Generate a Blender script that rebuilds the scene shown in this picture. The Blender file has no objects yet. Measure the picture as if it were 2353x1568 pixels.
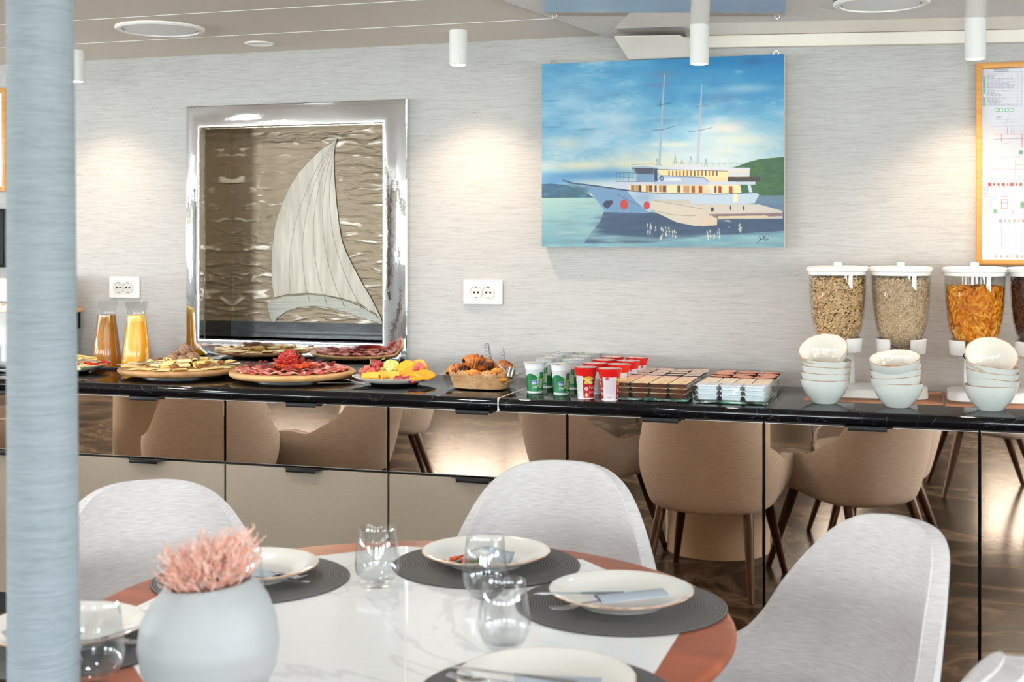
import bpy, bmesh, math, random
import numpy as np
from mathutils import Vector, Matrix, noise as mnoise
sc = bpy.context.scene
COL = sc.collection
PI = math.pi
# ------------------------------------------------------------------ camera
YAW = math.radians(17.6); F = 3003.0; CX = 1176.5; HY = 553.0; EYE = 1.44
S_, C_ = math.sin(YAW), math.cos(YAW)
cam = bpy.data.cameras.new('camera'); camo = bpy.data.objects.new('camera', cam); COL.objects.link(camo)
camo.location = (0, 0, EYE); camo.rotation_euler = (PI/2, 0, YAW)
cam.sensor_width = 36; cam.lens = F/2353*36; cam.sensor_fit = 'HORIZONTAL'
cam.shift_y = -(784-HY)/2353.0
cam.clip_start = .05
cam.dof.use_dof = True; cam.dof.focus_distance = 4.5; cam.dof.aperture_fstop = 5.2
sc.camera = camo
# ------------------------------------------------------------------ look, world
sc.view_settings.view_transform = 'Standard'; sc.view_settings.look = 'None'
sc.view_settings.gamma = 1; sc.view_settings.use_curve_mapping = False
sc.view_settings.exposure = 0.58
WORLD_SKY = 5.5
w = bpy.data.worlds.new('daylight'); sc.world = w; w.use_nodes = True
nt = w.node_tree; nt.nodes.clear()
wo = nt.nodes.new('ShaderNodeOutputWorld'); bg = nt.nodes.new('ShaderNodeBackground')
tc = nt.nodes.new('ShaderNodeTexCoord'); sx = nt.nodes.new('ShaderNodeSeparateXYZ')
rp = nt.nodes.new('ShaderNodeValToRGB'); mr = nt.nodes.new('ShaderNodeMapRange')
nt.links.new(tc.outputs['Generated'], sx.inputs[0]); nt.links.new(sx.outputs['Z'], mr.inputs[0])
mr.inputs[1].default_value = -1; mr.inputs[2].default_value = 1
el = rp.color_ramp.elements
el[0].position = .0; el[0].color = (.25, .28, .22, 1)
el[1].position = 1; el[1].color = (.55, .75, 1, 1)
for p, c in ((.47, (.3, .38, .18, 1)), (.52, (.45, .55, .3, 1)), (.545, (.8, .92, 1, 1))):
    e = el.new(p); e.color = c
nt.links.new(mr.outputs[0], rp.inputs[0]); nt.links.new(rp.outputs[0], bg.inputs[0])
bg.inputs[1].default_value = WORLD_SKY; nt.links.new(bg.outputs[0], wo.inputs[0])
# large window daylight (area lights standing just outside the window openings)
def area(name, loc, rot, sx, sy, power, color, spread=PI):
    l = bpy.data.lights.new(name, 'AREA'); l.shape = 'RECTANGLE'; l.size = sx; l.size_y = sy
    l.energy = power; l.color = color; l.spread = spread
    o = bpy.data.objects.new(name, l); COL.objects.link(o); o.location = loc; o.rotation_euler = rot
    return o
UL, UR, WB, WN = -9.0, 2.9, -4.2, 4.81      # room: left, right, back, north wall
DAY = (.84, .92, 1.0)
RIGHT_WIN = [(-2.6, 1.7), (-.2, 1.7), (2.2, 1.7)]        # centre w, width
BACK_WIN = [(-6.8, 1.7), (-4.1, 1.7), (-1.4, 1.7), (1.3, 1.7)]
LEFT_WIN = [(-2.6, 1.7), (-.2, 1.7), (2.2, 1.7)]
for c, s in RIGHT_WIN: area('window_daylight', (UR+.35, c, 1.25), (0, PI/2+.6, 0), 1.05, s, 105, DAY)
for c, s in LEFT_WIN: area('window_daylight', (UL-.35, c, 1.25), (0, -PI/2-.6, 0), 1.05, s, 190, DAY)
for c, s in BACK_WIN: area('window_daylight', (c, WB-.35, 1.25), (PI/2+.6, 0, 0), s, 1.05, 120, DAY)

def at_z(x, y, z):
    Z = (EYE-z)*F/(y-HY); X = (x-CX)/F*Z
    return Vector((C_*X-S_*Z, S_*X+C_*Z, z))
def at_w(x, y, w):
    t = (x-CX)/F; Z = w/(C_+S_*t); X = t*Z
    return Vector((C_*X-S_*Z, w, EYE-(y-HY)/F*Z))
def u_of(x, w): return at_w(x, HY, w).x
# ------------------------------------------------------------------ materials
MATS = {}
def s2l(c):
    return tuple((x/12.92 if x <= .04045 else ((x+.055)/1.055)**2.4) for x in c)
def rgb(r, g, b): return s2l((r/255, g/255, b/255)) + (1,)
def mat(name, color=(.8, .8, .8, 1), rough=.5, metal=0, coat=0, spec=.5, nz=None, bump=None, emit=None, attr=None, sss=0, sheen=0):
    """nz=(scale xyz, colour2, detail, low, high); bump=(scale xyz, strength, distance)"""
    if name in MATS: return MATS[name]
    m = bpy.data.materials.new(name); m.use_nodes = True; MATS[name] = m
    n = m.node_tree; b = n.nodes['Principled BSDF']; L = n.links.new
    b.inputs['Base Color'].default_value = color; b.inputs['Roughness'].default_value = rough
    b.inputs['Metallic'].default_value = metal; b.inputs['Coat Weight'].default_value = coat
    b.inputs['Specular IOR Level'].default_value = spec
    if coat: b.inputs['Coat Roughness'].default_value = .04
    if sss: b.inputs['Subsurface Weight'].default_value = sss; b.inputs['Subsurface Scale'].default_value = .01
    if sheen: b.inputs['Sheen Weight'].default_value = sheen
    if emit: b.inputs['Emission Color'].default_value = emit[0]; b.inputs['Emission Strength'].default_value = emit[1]
    def tex(scale, detail=4):
        t = n.nodes.new('ShaderNodeTexCoord'); mp = n.nodes.new('ShaderNodeMapping'); no = n.nodes.new('ShaderNodeTexNoise')
        mp.inputs['Scale'].default_value = scale; L(t.outputs['Object'], mp.inputs[0]); L(mp.outputs[0], no.inputs['Vector'])
        no.inputs['Scale'].default_value = 1; no.inputs['Detail'].default_value = detail; return no
    if nz:
        no = tex(nz[0], nz[2]); r = n.nodes.new('ShaderNodeValToRGB'); L(no.outputs['Fac'], r.inputs[0])
        r.color_ramp.elements[0].position = nz[3]; r.color_ramp.elements[1].position = nz[4]
        r.color_ramp.elements[0].color = color; r.color_ramp.elements[1].color = nz[1]; L(r.outputs[0], b.inputs['Base Color'])
    if attr:
        a = n.nodes.new('ShaderNodeAttribute'); a.attribute_name = attr; L(a.outputs['Color'], b.inputs['Base Color'])
    if bump:
        no = tex(bump[0], 5); bp = n.nodes.new('ShaderNodeBump'); bp.inputs['Strength'].default_value = bump[1]
        bp.inputs['Distance'].default_value = bump[2]; L(no.outputs['Fac'], bp.inputs['Height']); L(bp.outputs[0], b.inputs['Normal'])
    return m
def glass(name, tint=(.96, .97, .975, 1), refl=1.0, rough=.0, ior=1.6):
    """thin glass: clear film with a Fresnel reflection"""
    if name in MATS: return MATS[name]
    m = bpy.data.materials.new(name); m.use_nodes = True; MATS[name] = m
    n = m.node_tree; n.nodes.clear(); L = n.links.new
    o = n.nodes.new('ShaderNodeOutputMaterial'); mx = n.nodes.new('ShaderNodeMixShader')
    t = n.nodes.new('ShaderNodeBsdfTransparent'); g = n.nodes.new('ShaderNodeBsdfGlossy'); f = n.nodes.new('ShaderNodeFresnel')
    gm = n.nodes.new('ShaderNodeNewGeometry'); ma = n.nodes.new('ShaderNodeMath'); ma.operation = 'MULTIPLY_ADD'   # same reflection from either side of the thin wall
    ma.inputs[1].default_value = 1/ior-ior; ma.inputs[2].default_value = ior; L(gm.outputs['Backfacing'], ma.inputs[0]); L(ma.outputs[0], f.inputs['IOR']); t.inputs[0].default_value = tint; g.inputs['Roughness'].default_value = rough
    g.inputs[0].default_value = (refl, refl, refl, 1)
    L(f.outputs[0], mx.inputs[0]); L(t.outputs[0], mx.inputs[1]); L(g.outputs[0], mx.inputs[2]); L(mx.outputs[0], o.inputs[0])
    return m
def liquid(name, col, dens=.5):
    m = bpy.data.materials.new(name); m.use_nodes = True; MATS[name] = m
    n = m.node_tree; b = n.nodes['Principled BSDF']; L = n.links.new; o = n.nodes['Material Output']
    t = n.nodes.new('ShaderNodeBsdfTransparent'); t.inputs[0].default_value = col; mx = n.nodes.new('ShaderNodeMixShader')
    b.inputs['Base Color'].default_value = col; b.inputs['Roughness'].default_value = .1
    mx.inputs[0].default_value = dens; L(t.outputs[0], mx.inputs[1]); L(b.outputs[0], mx.inputs[2]); L(mx.outputs[0], o.inputs[0])
    return m
M = {}
def wallpaper(name, c1, c2, c3, rot=False):
    m = bpy.data.materials.new(name); m.use_nodes = True; n = m.node_tree; b = n.nodes['Principled BSDF']; L = n.links.new
    t = n.nodes.new('ShaderNodeTexCoord'); outs = []
    for sc_, det in (((13, 13, 430), 5), ((60, 60, 900), 2), ((1.2, 1.2, 14), 2)):
        mp = n.nodes.new('ShaderNodeMapping'); no = n.nodes.new('ShaderNodeTexNoise'); mp.inputs['Scale'].default_value = sc_
        L(t.outputs['Object'], mp.inputs[0]); L(mp.outputs[0], no.inputs['Vector']); no.inputs['Scale'].default_value = 1; no.inputs['Detail'].default_value = det
        outs.append(no.outputs['Fac'])
    a = n.nodes.new('ShaderNodeMath'); a.operation = 'MULTIPLY_ADD'; a.inputs[1].default_value = .62; L(outs[0], a.inputs[0])
    a2 = n.nodes.new('ShaderNodeMath'); a2.operation = 'MULTIPLY'; a2.inputs[1].default_value = .38; L(outs[1], a2.inputs[0]); L(a2.outputs[0], a.inputs[2])
    r = n.nodes.new('ShaderNodeValToRGB'); L(a.outputs[0], r.inputs[0]); e = r.color_ramp.elements
    e[0].position = .34; e[0].color = c1; e[1].position = .62; e[1].color = c3; k = e.new(.47); k.color = c2
    L(r.outputs[0], b.inputs['Base Color']); b.inputs['Roughness'].default_value = .75; b.inputs['Specular IOR Level'].default_value = .25
    bp = n.nodes.new('ShaderNodeBump'); bp.inputs['Strength'].default_value = .25; bp.inputs['Distance'].default_value = .001
    L(a.outputs[0], bp.inputs['Height']); L(bp.outputs[0], b.inputs['Normal'])
    return m
M['wall'] = wallpaper('wallpaper', rgb(164, 162, 159), rgb(181, 180, 178), rgb(190, 189, 188))
M['column'] = wallpaper('column_wallpaper', rgb(122, 130, 134), rgb(138, 147, 152), rgb(150, 158, 163))
M['ceiling'] = mat('ceiling_matt', rgb(226, 216, 204), .55)
M['ceiling_gloss'] = mat('ceiling_gloss', rgb(214, 206, 198), .02, coat=0, spec=1.0)
M['ceiling_gloss'].node_tree.nodes['Principled BSDF'].inputs['IOR'].default_value = 2.4
M['trim'] = mat('painted_trim', rgb(232, 226, 214), .45)
M['white'] = mat('white_plastic', rgb(240, 238, 234), .35)
M['lampwhite'] = mat('white_metal_paint', rgb(225, 225, 222), .4)
M['bulb'] = mat('lamp_glow', rgb(255, 245, 230), .5, emit=((1, .86, .68, 1), 14))
M['bulb_cool'] = mat('ceiling_lens', rgb(235, 238, 240), .3)
M['orangewood'] = mat('pine_frame', rgb(222, 160, 84), .35, nz=((6, 6, 60), rgb(205, 140, 66), 4, .3, .7))
M['steel'] = mat('polished_steel', rgb(226, 227, 229), .05, metal=1, bump=((9, 9, 9), .10, .01))
M['cutlery'] = mat('cutlery_steel', rgb(205, 205, 208), .16, metal=1)
M['mirror'] = mat('bronze_mirror', rgb(244, 212, 182), .015, metal=1)
M['edge'] = mat('aluminium_edge', rgb(170, 168, 162), .3, metal=1)
M['black'] = mat('black_metal', rgb(12, 12, 13), .42, spec=.3)
M['blackgloss'] = mat('black_gloss', rgb(10, 10, 11), .08)
M['carcass'] = mat('cabinet_carcass', rgb(40, 36, 33), .5)
M['leather'] = mat('beige_textured_front', rgb(168, 152, 133), .55, bump=((420, 420, 420), .5, .002), nz=((500, 500, 500), rgb(152, 136, 117), 1, .35, .65))
M['chair'] = mat('chair_fabric', rgb(182, 177, 174), .85, nz=((34, 34, 520), rgb(204, 200, 198), 4, .3, .66), bump=((30, 30, 600), .25, .001), spec=.2, sheen=.15)
M['legwood'] = mat('dark_leg_wood', rgb(70, 38, 24), .35, nz=((30, 30, 4), rgb(42, 22, 14), 4, .3, .7))
M['tablewood'] = mat('mahogany_edge', rgb(172, 92, 60), .42, spec=.3, nz=((5, 26, 5), rgb(140, 74, 48), 4, .3, .7))
M['cream'] = mat('cream_pedestal', rgb(214, 202, 184), .35)
M['placemat'] = None
M['plate'] = mat('cream_glaze', rgb(226, 222, 213), .12, coat=.4)
M['rimbrown'] = mat('brown_rim_glaze', rgb(178, 128, 88), .3, nz=((60, 60, 60), rgb(214, 190, 160), 3, .45, .7))
M['bowl'] = mat('speckled_glaze', rgb(206, 210, 204), .12, coat=.5)
M['sleeve'] = mat('grey_paper_sleeve', rgb(160, 168, 178), .8)
M['napkin'] = mat('dark_napkin', rgb(92, 96, 102), .9)
M['vase'] = mat('matt_white_vase', rgb(164, 166, 166), .5)
M['pink'] = mat('pink_dried_grass', rgb(224, 160, 134), .9, nz=((90, 90, 90), rgb(236, 204, 192), 2, .4, .6))
M['glass'] = glass('clear_glass')
M['carafeglass'] = glass('carafe_glass', (.97, .975, .97, 1), ior=1.3)
M['dishglass'] = glass('thick_glass', (.965, .985, .975, 1), ior=1.5)
M['greenglass'] = glass('green_edge_glass', (.62, .84, .74, 1), ior=1.5)
M['acrylic'] = glass('clear_acrylic', (.95, .94, .93, 1), ior=1.35)
M['board'] = mat('live_edge_board', rgb(196, 148, 96), .5, nz=((12, 3, 30), rgb(126, 82, 48), 5, .42, .72))
M['board2'] = mat('beech_board', rgb(222, 180, 124), .5, nz=((4, 22, 30), rgb(192, 140, 86), 4, .35, .7))
M['cheese'] = mat('yellow_cheese', rgb(255, 226, 140), .4, sss=.15)
M['cheese2'] = mat('pale_cheese', rgb(255, 238, 178), .4, sss=.15)
M['walnut'] = mat('walnut_shell', rgb(176, 138, 110), .7, bump=((110, 110, 110), .9, .004), nz=((160, 160, 160), rgb(120, 84, 62), 3, .4, .65))
M['kernel'] = mat('walnut_kernel', rgb(186, 124, 70), .6, bump=((150, 150, 150), 1, .004), nz=((200, 200, 200), rgb(120, 68, 34), 3, .35, .6))
M['ham'] = mat('cured_ham', rgb(214, 118, 108), .4, nz=((26, 60, 26), rgb(242, 202, 188), 4, .46, .62))
M['ham2'] = mat('dark_cured_ham', rgb(180, 70, 62), .4, nz=((26, 60, 26), rgb(214, 130, 112), 4, .52, .7))
M['salami'] = mat('salami', rgb(176, 40, 32), .42, nz=((260, 260, 260), rgb(232, 132, 104), 3, .56, .68))
M['carrot'] = mat('orange_shreds', rgb(234, 96, 34), .45)
M['berry'] = mat('dried_cranberry', rgb(116, 22, 26), .4, bump=((200, 200, 200), .5, .003))
M['grape'] = mat('red_grape', rgb(150, 34, 52), .2, nz=((40, 40, 40), rgb(196, 84, 84), 2, .4, .7))
M['grape2'] = mat('pale_red_grape', rgb(214, 112, 92), .2, nz=((40, 40, 40), rgb(176, 60, 60), 2, .45, .7))
M['stem'] = mat('grape_stem', rgb(150, 160, 70), .6)
M['orange'] = mat('orange_flesh', rgb(252, 176, 34), .35, sss=.1)
M['orangepeel'] = mat('orange_peel', rgb(250, 160, 20), .4)
M['melon'] = mat('orange_melon', rgb(250, 184, 70), .4)
M['pine'] = mat('pineapple', rgb(250, 208, 96), .4)
M['kiwi'] = mat('kiwi_flesh', rgb(190, 196, 82), .35, nz=((220, 220, 220), rgb(50, 50, 20), 1, .62, .68))
M['redpepper'] = mat('red_pepper', rgb(222, 40, 32), .25)
M['croissant'] = mat('browned_pastry', rgb(206, 122, 48), .4, nz=((34, 34, 34), rgb(74, 32, 16), 5, .40, .62), bump=((60, 60, 60), .4, .004))
M['pastry'] = mat('golden_pastry', rgb(236, 160, 66), .4, nz=((30, 30, 30), rgb(206, 104, 34), 4, .45, .7))
M['kraft'] = mat('baking_paper', rgb(222, 176, 132), .8, nz=((20, 20, 20), rgb(198, 146, 102), 3, .35, .65), bump=((18, 18, 18), .7, .02))
M['kraftmat'] = mat('brown_paper_mat', rgb(172, 122, 92), .7)
M['attr'] = mat('painted_surface', rough=.45, attr='paint')
M['attrg'] = mat('printed_surface', rough=.25, attr='paint', coat=.3)
M['canvas'] = mat('canvas_edge', rgb(216, 206, 194), .9)
M['cupwhite'] = mat('cup_plastic', rgb(236, 240, 242), .25)
M['redplastic'] = mat('red_plastic', rgb(216, 30, 26), .22)
M['choc'] = mat('brown_portion_pack', rgb(92, 50, 34), .25)
M['darkchoc'] = mat('black_portion_pack', rgb(36, 26, 24), .25)
M['bluewhite'] = mat('white_portion_cup', rgb(224, 230, 238), .3)
M['redcup'] = mat('dark_red_portion_cup', rgb(128, 26, 24), .25)
def lid(name, base, ink, sc_=90):
    M[name] = mat(name, rgb(*base), .4, nz=((sc_, sc_*1.6, sc_), rgb(*ink), 2, .55, .62))
lid('lid_yellow', (246, 222, 170), (222, 150, 90), 60); lid('lid_pink', (244, 206, 190), (200, 70, 60), 70)
lid('lid_grey', (214, 196, 184), (150, 70, 60), 70); lid('lid_white', (232, 228, 232), (120, 120, 150), 110)
lid('lid_orange', (240, 170, 140), (216, 80, 60), 80); lid('lid_cream', (246, 232, 204), (210, 120, 90), 80)
M['juice'] = mat('orange_juice', rgb(255, 176, 0), .25)
M['foam'] = mat('juice_foam', rgb(255, 206, 96), .6, bump=((200, 200, 200), .5, .003))
M['tea'] = liquid('iced_tea', rgb(222, 152, 40), .5)
M['tea_ice'] = liquid('iced_tea_pale', rgb(222, 190, 140), .45)
M['ice'] = glass('ice', (.93, .92, .88, 1), ior=1.31)
M['screen'] = mat('black_screen', rgb(12, 13, 15), .4, spec=.15)
M['curtain'] = mat('brown_curtain', rgb(120, 92, 72), .85)
M['darkframe'] = mat('dark_window_frame', rgb(52, 46, 44), .4)

def stone(name, base, vein, sc_, lo, hi, rough, warp=1.4, wide=.02, coat=0, extra=None):
    m = bpy.data.materials.new(name); m.use_nodes = True; n = m.node_tree; b = n.nodes['Principled BSDF']; L = n.links.new
    t = n.nodes.new('ShaderNodeTexCoord'); no = n.nodes.new('ShaderNodeTexNoise'); no.inputs['Scale'].default_value = sc_; no.inputs['Detail'].default_value = 6
    no.inputs['Distortion'].default_value = warp; L(t.outputs['Object'], no.inputs['Vector'])
    r = n.nodes.new('ShaderNodeValToRGB'); L(no.outputs['Fac'], r.inputs[0]); e = r.color_ramp.elements
    e[0].position = lo-wide; e[0].color = base; e[1].position = hi+wide; e[1].color = base
    k = e.new((lo+hi)/2); k.color = vein
    if extra:
        for p, c in extra: k = e.new(p); k.color = c
    L(r.outputs[0], b.inputs['Base Color']); b.inputs['Roughness'].default_value = rough; b.inputs['Coat Weight'].default_value = coat
    return m
M['marble'] = stone('white_marble', rgb(232, 231, 228), rgb(214, 213, 211), 1.5, .5, .5, .07, 1.2, .014)
M['granite'] = stone('black_marble', rgb(13, 13, 15), rgb(92, 92, 95), 3.6, .505, .505, .045, 2.6, .0025)
M['floor'] = stone('brown_resin_floor', rgb(44, 36, 31), rgb(98, 88, 78), 1.1, .55, .55, .13, 2.2, .10, extra=[(.38, rgb(32, 26, 22)), (.5, rgb(66, 54, 45)), (.60, rgb(60, 49, 41))])
M['floor'].node_tree.nodes['Principled BSDF'].inputs['Specular IOR Level'].default_value = .15
M['floor'].node_tree.nodes['Principled BSDF'].inputs['Roughness'].default_value = .22
M['floor'].node_tree.nodes['Principled BSDF'].inputs['IOR'].default_value = 1.18
M['granite'].node_tree.nodes['Principled BSDF'].inputs['Specular IOR Level'].default_value = .4
def speckle():
    m = M['bowl']; n = m.node_tree; b = n.nodes['Principled BSDF']; L = n.links.new
    t = n.nodes.new('ShaderNodeTexCoord'); v = n.nodes.new('ShaderNodeTexVoronoi'); v.inputs['Scale'].default_value = 110
    L(t.outputs['Object'], v.inputs['Vector']); r = n.nodes.new('ShaderNodeValToRGB'); L(v.outputs['Distance'], r.inputs[0]); e = r.color_ramp.elements
    e[0].position = .07; e[0].color = rgb(150, 136, 116); e[1].position = .12; e[1].color = rgb(204, 208, 202); L(r.outputs[0], b.inputs['Base Color'])
speckle()
def rings():
    m = bpy.data.materials.new('woven_placemat'); m.use_nodes = True; n = m.node_tree; b = n.nodes['Principled BSDF']; L = n.links.new
    t = n.nodes.new('ShaderNodeTexCoord'); wv = n.nodes.new('ShaderNodeTexWave'); wv.wave_type = 'RINGS'; wv.rings_direction = 'Z'
    wv.inputs['Scale'].default_value = 56; wv.inputs['Distortion'].default_value = .25; wv.inputs['Detail Scale'].default_value = 60; L(t.outputs['Object'], wv.inputs['Vector'])
    r = n.nodes.new('ShaderNodeValToRGB'); L(wv.outputs['Fac'], r.inputs[0]); e = r.color_ramp.elements
    e[0].position = .1; e[0].color = rgb(46, 45, 45); e[1].position = .8; e[1].color = rgb(116, 112, 109); L(r.outputs[0], b.inputs['Base Color'])
    no = n.nodes.new('ShaderNodeTexNoise'); no.inputs['Scale'].default_value = 500; L(t.outputs['Object'], no.inputs['Vector'])
    ad = n.nodes.new('ShaderNodeMath'); ad.operation = 'ADD'; L(wv.outputs['Fac'], ad.inputs[0]); L(no.outputs['Fac'], ad.inputs[1])
    bp = n.nodes.new('ShaderNodeBump'); bp.inputs['Strength'].default_value = .8; bp.inputs['Distance'].default_value = .003; L(ad.outputs[0], bp.inputs['Height']); L(bp.outputs[0], b.inputs['Normal'])
    b.inputs['Roughness'].default_value = .6
    return m
M['placemat'] = rings()
def wavesteel():
    m = bpy.data.materials.new('engraved_steel'); m.use_nodes = True; n = m.node_tree; b = n.nodes['Principled BSDF']; L = n.links.new
    b.inputs['Metallic'].default_value = 1; t = n.nodes.new('ShaderNodeTexCoord'); mp = n.nodes.new('ShaderNodeMapping'); mp.inputs['Scale'].default_value = (9, 9, 34)
    no = n.nodes.new('ShaderNodeTexNoise'); no.inputs['Scale'].default_value = 1; no.inputs['Detail'].default_value = 3; no.inputs['Distortion'].default_value = .6
    L(t.outputs['Object'], mp.inputs[0]); L(mp.outputs[0], no.inputs['Vector'])
    bp = n.nodes.new('ShaderNodeBump'); bp.inputs['Strength'].default_value = .38; bp.inputs['Distance'].default_value = .008; L(no.outputs['Fac'], bp.inputs['Height']); L(bp.outputs[0], b.inputs['Normal'])
    r = n.nodes.new('ShaderNodeValToRGB'); L(no.outputs['Fac'], r.inputs[0]); e = r.color_ramp.elements
    e[0].position = .58; e[0].color = rgb(104, 93, 80); e[1].position = .70; e[1].color = rgb(168, 163, 155); L(r.outputs[0], b.inputs['Base Color'])
    b.inputs['Roughness'].default_value = .3
    return m
M['wavesteel'] = wavesteel()
M['sail'] = mat('ground_steel', rgb(172, 167, 158), .46, metal=1, bump=((60, 60, 5), .5, .004), nz=((40, 40, 4), rgb(146, 140, 130), 4, .3, .7))
M['hullsteel'] = mat('ground_steel_hull', rgb(156, 155, 148), .5, metal=1, bump=((8, 8, 90), .5, .004))
def cerealmat(name, cols, rough=.6):
    m = bpy.data.materials.new(name); m.use_nodes = True; n = m.node_tree; b = n.nodes['Principled BSDF']; L = n.links.new
    g = n.nodes.new('ShaderNodeNewGeometry'); r = n.nodes.new('ShaderNodeValToRGB'); r.color_ramp.interpolation = 'CONSTANT'
    L(g.outputs['Random Per Island'], r.inputs[0]); e = r.color_ramp.elements
    e[0].position = 0; e[0].color = rgb(*cols[0][1]); e[1].position = cols[1][0]; e[1].color = rgb(*cols[1][1])
    for p, c in cols[2:]: k = e.new(p); k.color = rgb(*c)
    L(r.outputs[0], b.inputs['Base Color']); b.inputs['Roughness'].default_value = rough; return m
M['muesli'] = cerealmat('muesli_mix', [(0, (220, 188, 144)), (.4, (240, 218, 178)), (.64, (186, 142, 96)), (.80, (56, 48, 46)), (.9, (246, 210, 130))])
M['oats'] = cerealmat('oats', [(0, (214, 190, 156)), (.4, (232, 214, 186)), (.75, (190, 160, 124))])
M['flakes'] = cerealmat('corn_flakes', [(0, (240, 158, 24)), (.4, (226, 134, 14)), (.7, (250, 188, 66)), (.9, (200, 108, 10))])
M['choccereal'] = cerealmat('chocolate_cereal', [(0, (86, 44, 28)), (.4, (66, 32, 20)), (.75, (108, 60, 38))])

# ------------------------------------------------------------------ mesh helpers
def nb(): return bmesh.new()
def xf(bm, vs, mtx):
    if mtx is not None: bmesh.ops.transform(bm, matrix=mtx, verts=vs)
def add_box(bm, c, s, bev=0, seg=2, mtx=None):
    r = bmesh.ops.create_cube(bm, size=1); vs = r['verts']
    bmesh.ops.scale(bm, vec=s, verts=vs); bmesh.ops.translate(bm, vec=c, verts=vs)
    if bev:
        es = list({e for v in vs for e in v.link_edges})
        b = bmesh.ops.bevel(bm, geom=es, offset=bev, segments=seg, affect='EDGES', profile=.5); vs = [v for v in set(b['verts']) | {v for v in vs if v.is_valid}]
    xf(bm, vs, mtx); return vs
def add_lathe(bm, prof, seg=32, c=(0, 0, 0), mtx=None, closed=False):
    rows = []
    for r, z in prof:
        if r < 1e-6: rows.append([bm.verts.new((c[0], c[1], c[2]+z))])
        else: rows.append([bm.verts.new((c[0]+r*math.cos(2*PI*i/seg), c[1]+r*math.sin(2*PI*i/seg), c[2]+z)) for i in range(seg)])
    pr = list(zip(rows, rows[1:])) + ([(rows[-1], rows[0])] if closed else [])
    for a, b in pr:
        for i in range(seg):
            j = (i+1) % seg
            if len(a) == 1 and len(b) == 1: continue
            if len(a) == 1: bm.faces.new((a[0], b[j], b[i]))
            elif len(b) == 1: bm.faces.new((a[i], a[j], b[0]))
            else: bm.faces.new((a[i], a[j], b[j], b[i]))
    vs = [v for r in rows for v in r]; xf(bm, vs, mtx); return vs
def add_tube(bm, pts, rad, seg=8, cap=True, mtx=None, flat=1.0):
    pts = [Vector(p) for p in pts]; n = len(pts)
    rads = rad if isinstance(rad, (list, tuple)) else [rad]*n
    rows = []; up = Vector((0, 0, 1))
    for i, p in enumerate(pts):
        d = (pts[min(i+1, n-1)]-pts[max(i-1, 0)]).normalized()
        a = d.cross(up)
        if a.length < .05: a = d.cross(Vector((1, 0, 0)))
        a.normalize(); b = a.cross(d).normalized()
        rows.append([bm.verts.new(p+(a*math.cos(2*PI*k/seg)+b*math.sin(2*PI*k/seg)*flat)*rads[i]) for k in range(seg)])
    for a, b in zip(rows, rows[1:]):
        for k in range(seg):
            bm.faces.new((a[k], b[k], b[(k+1) % seg], a[(k+1) % seg]))
    if cap: bm.faces.new(rows[0]); bm.faces.new(rows[-1][::-1])
    vs = [v for r in rows for v in r]; xf(bm, vs, mtx); return vs
def add_grid(bm, fn, nu, nv, loop=False):
    g = [[bm.verts.new(fn(i/(nu if loop else nu-1), j/(nv-1))) for j in range(nv)] for i in range(nu)]
    for i in range(nu if loop else nu-1):
        for j in range(nv-1):
            k = (i+1) % nu
            bm.faces.new((g[i][j], g[k][j], g[k][j+1], g[i][j+1]))
    return g
def add_prism(bm, poly, h, mtx=None, z0=0):
    a = [bm.verts.new((x, y, z0)) for x, y in poly]; b = [bm.verts.new((x, y, z0+h)) for x, y in poly]
    n = len(poly); bm.faces.new(a[::-1]); bm.faces.new(b)
    for i in range(n): bm.faces.new((a[i], a[(i+1) % n], b[(i+1) % n], b[i]))
    xf(bm, a+b, mtx); return a+b
def add_blob(bm, c, s, sub=2, amp=0, fr=3, seed=0, mtx=None):
    r = bmesh.ops.create_icosphere(bm, subdivisions=sub, radius=1); vs = r['verts']
    for v in vs:
        k = 1+amp*mnoise.noise(v.co*fr+Vector((seed, seed*1.7, 0)))
        v.co = Vector((v.co.x*s[0]*k, v.co.y*s[1]*k, v.co.z*s[2]*k))
    xf(bm, vs, mtx); bmesh.ops.translate(bm, vec=c, verts=vs); return vs
def obj(name, bm, m, parent=None, loc=None, rot=None, smooth=35, solid=None, sub=0, bev=0):
    bmesh.ops.recalc_face_normals(bm, faces=bm.faces)
    me = bpy.data.meshes.new(name); bm.to_mesh(me); bm.free()
    me.materials.append(m if not isinstance(m, str) else M[m])
    if smooth: me.shade_smooth(); me.set_sharp_from_angle(angle=math.radians(smooth))
    o = bpy.data.objects.new(name, me); COL.objects.link(o)
    if solid: s = o.modifiers.new('solid', 'SOLIDIFY'); s.thickness = solid; s.offset = -1
    if bev: b = o.modifiers.new('bevel', 'BEVEL'); b.width = bev; b.segments = 3; b.limit_method = 'ANGLE'
    if sub: b = o.modifiers.new('sub', 'SUBSURF'); b.levels = sub; b.render_levels = sub
    if parent: o.parent = parent
    if loc is not None: o.location = loc
    if rot is not None: o.rotation_euler = rot
    return o
def tag(o, label, cat, group=None, kind=None):
    o['label'] = label; o['category'] = cat
    if group: o['group'] = group
    if kind: o['kind'] = kind
    return o
def thing(name, label, cat, loc=(0, 0, 0), rz=0, group=None):
    o = bpy.data.objects.new(name, None); COL.objects.link(o); o.location = loc; o.rotation_euler = (0, 0, rz)
    o.empty_display_size = .05
    return tag(o, label, cat, group)
def struct(name, bm, m, parent=None, **k):
    o = obj(name, bm, m, parent, **k)
    if not parent: o['kind'] = 'structure'
    return o
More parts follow.
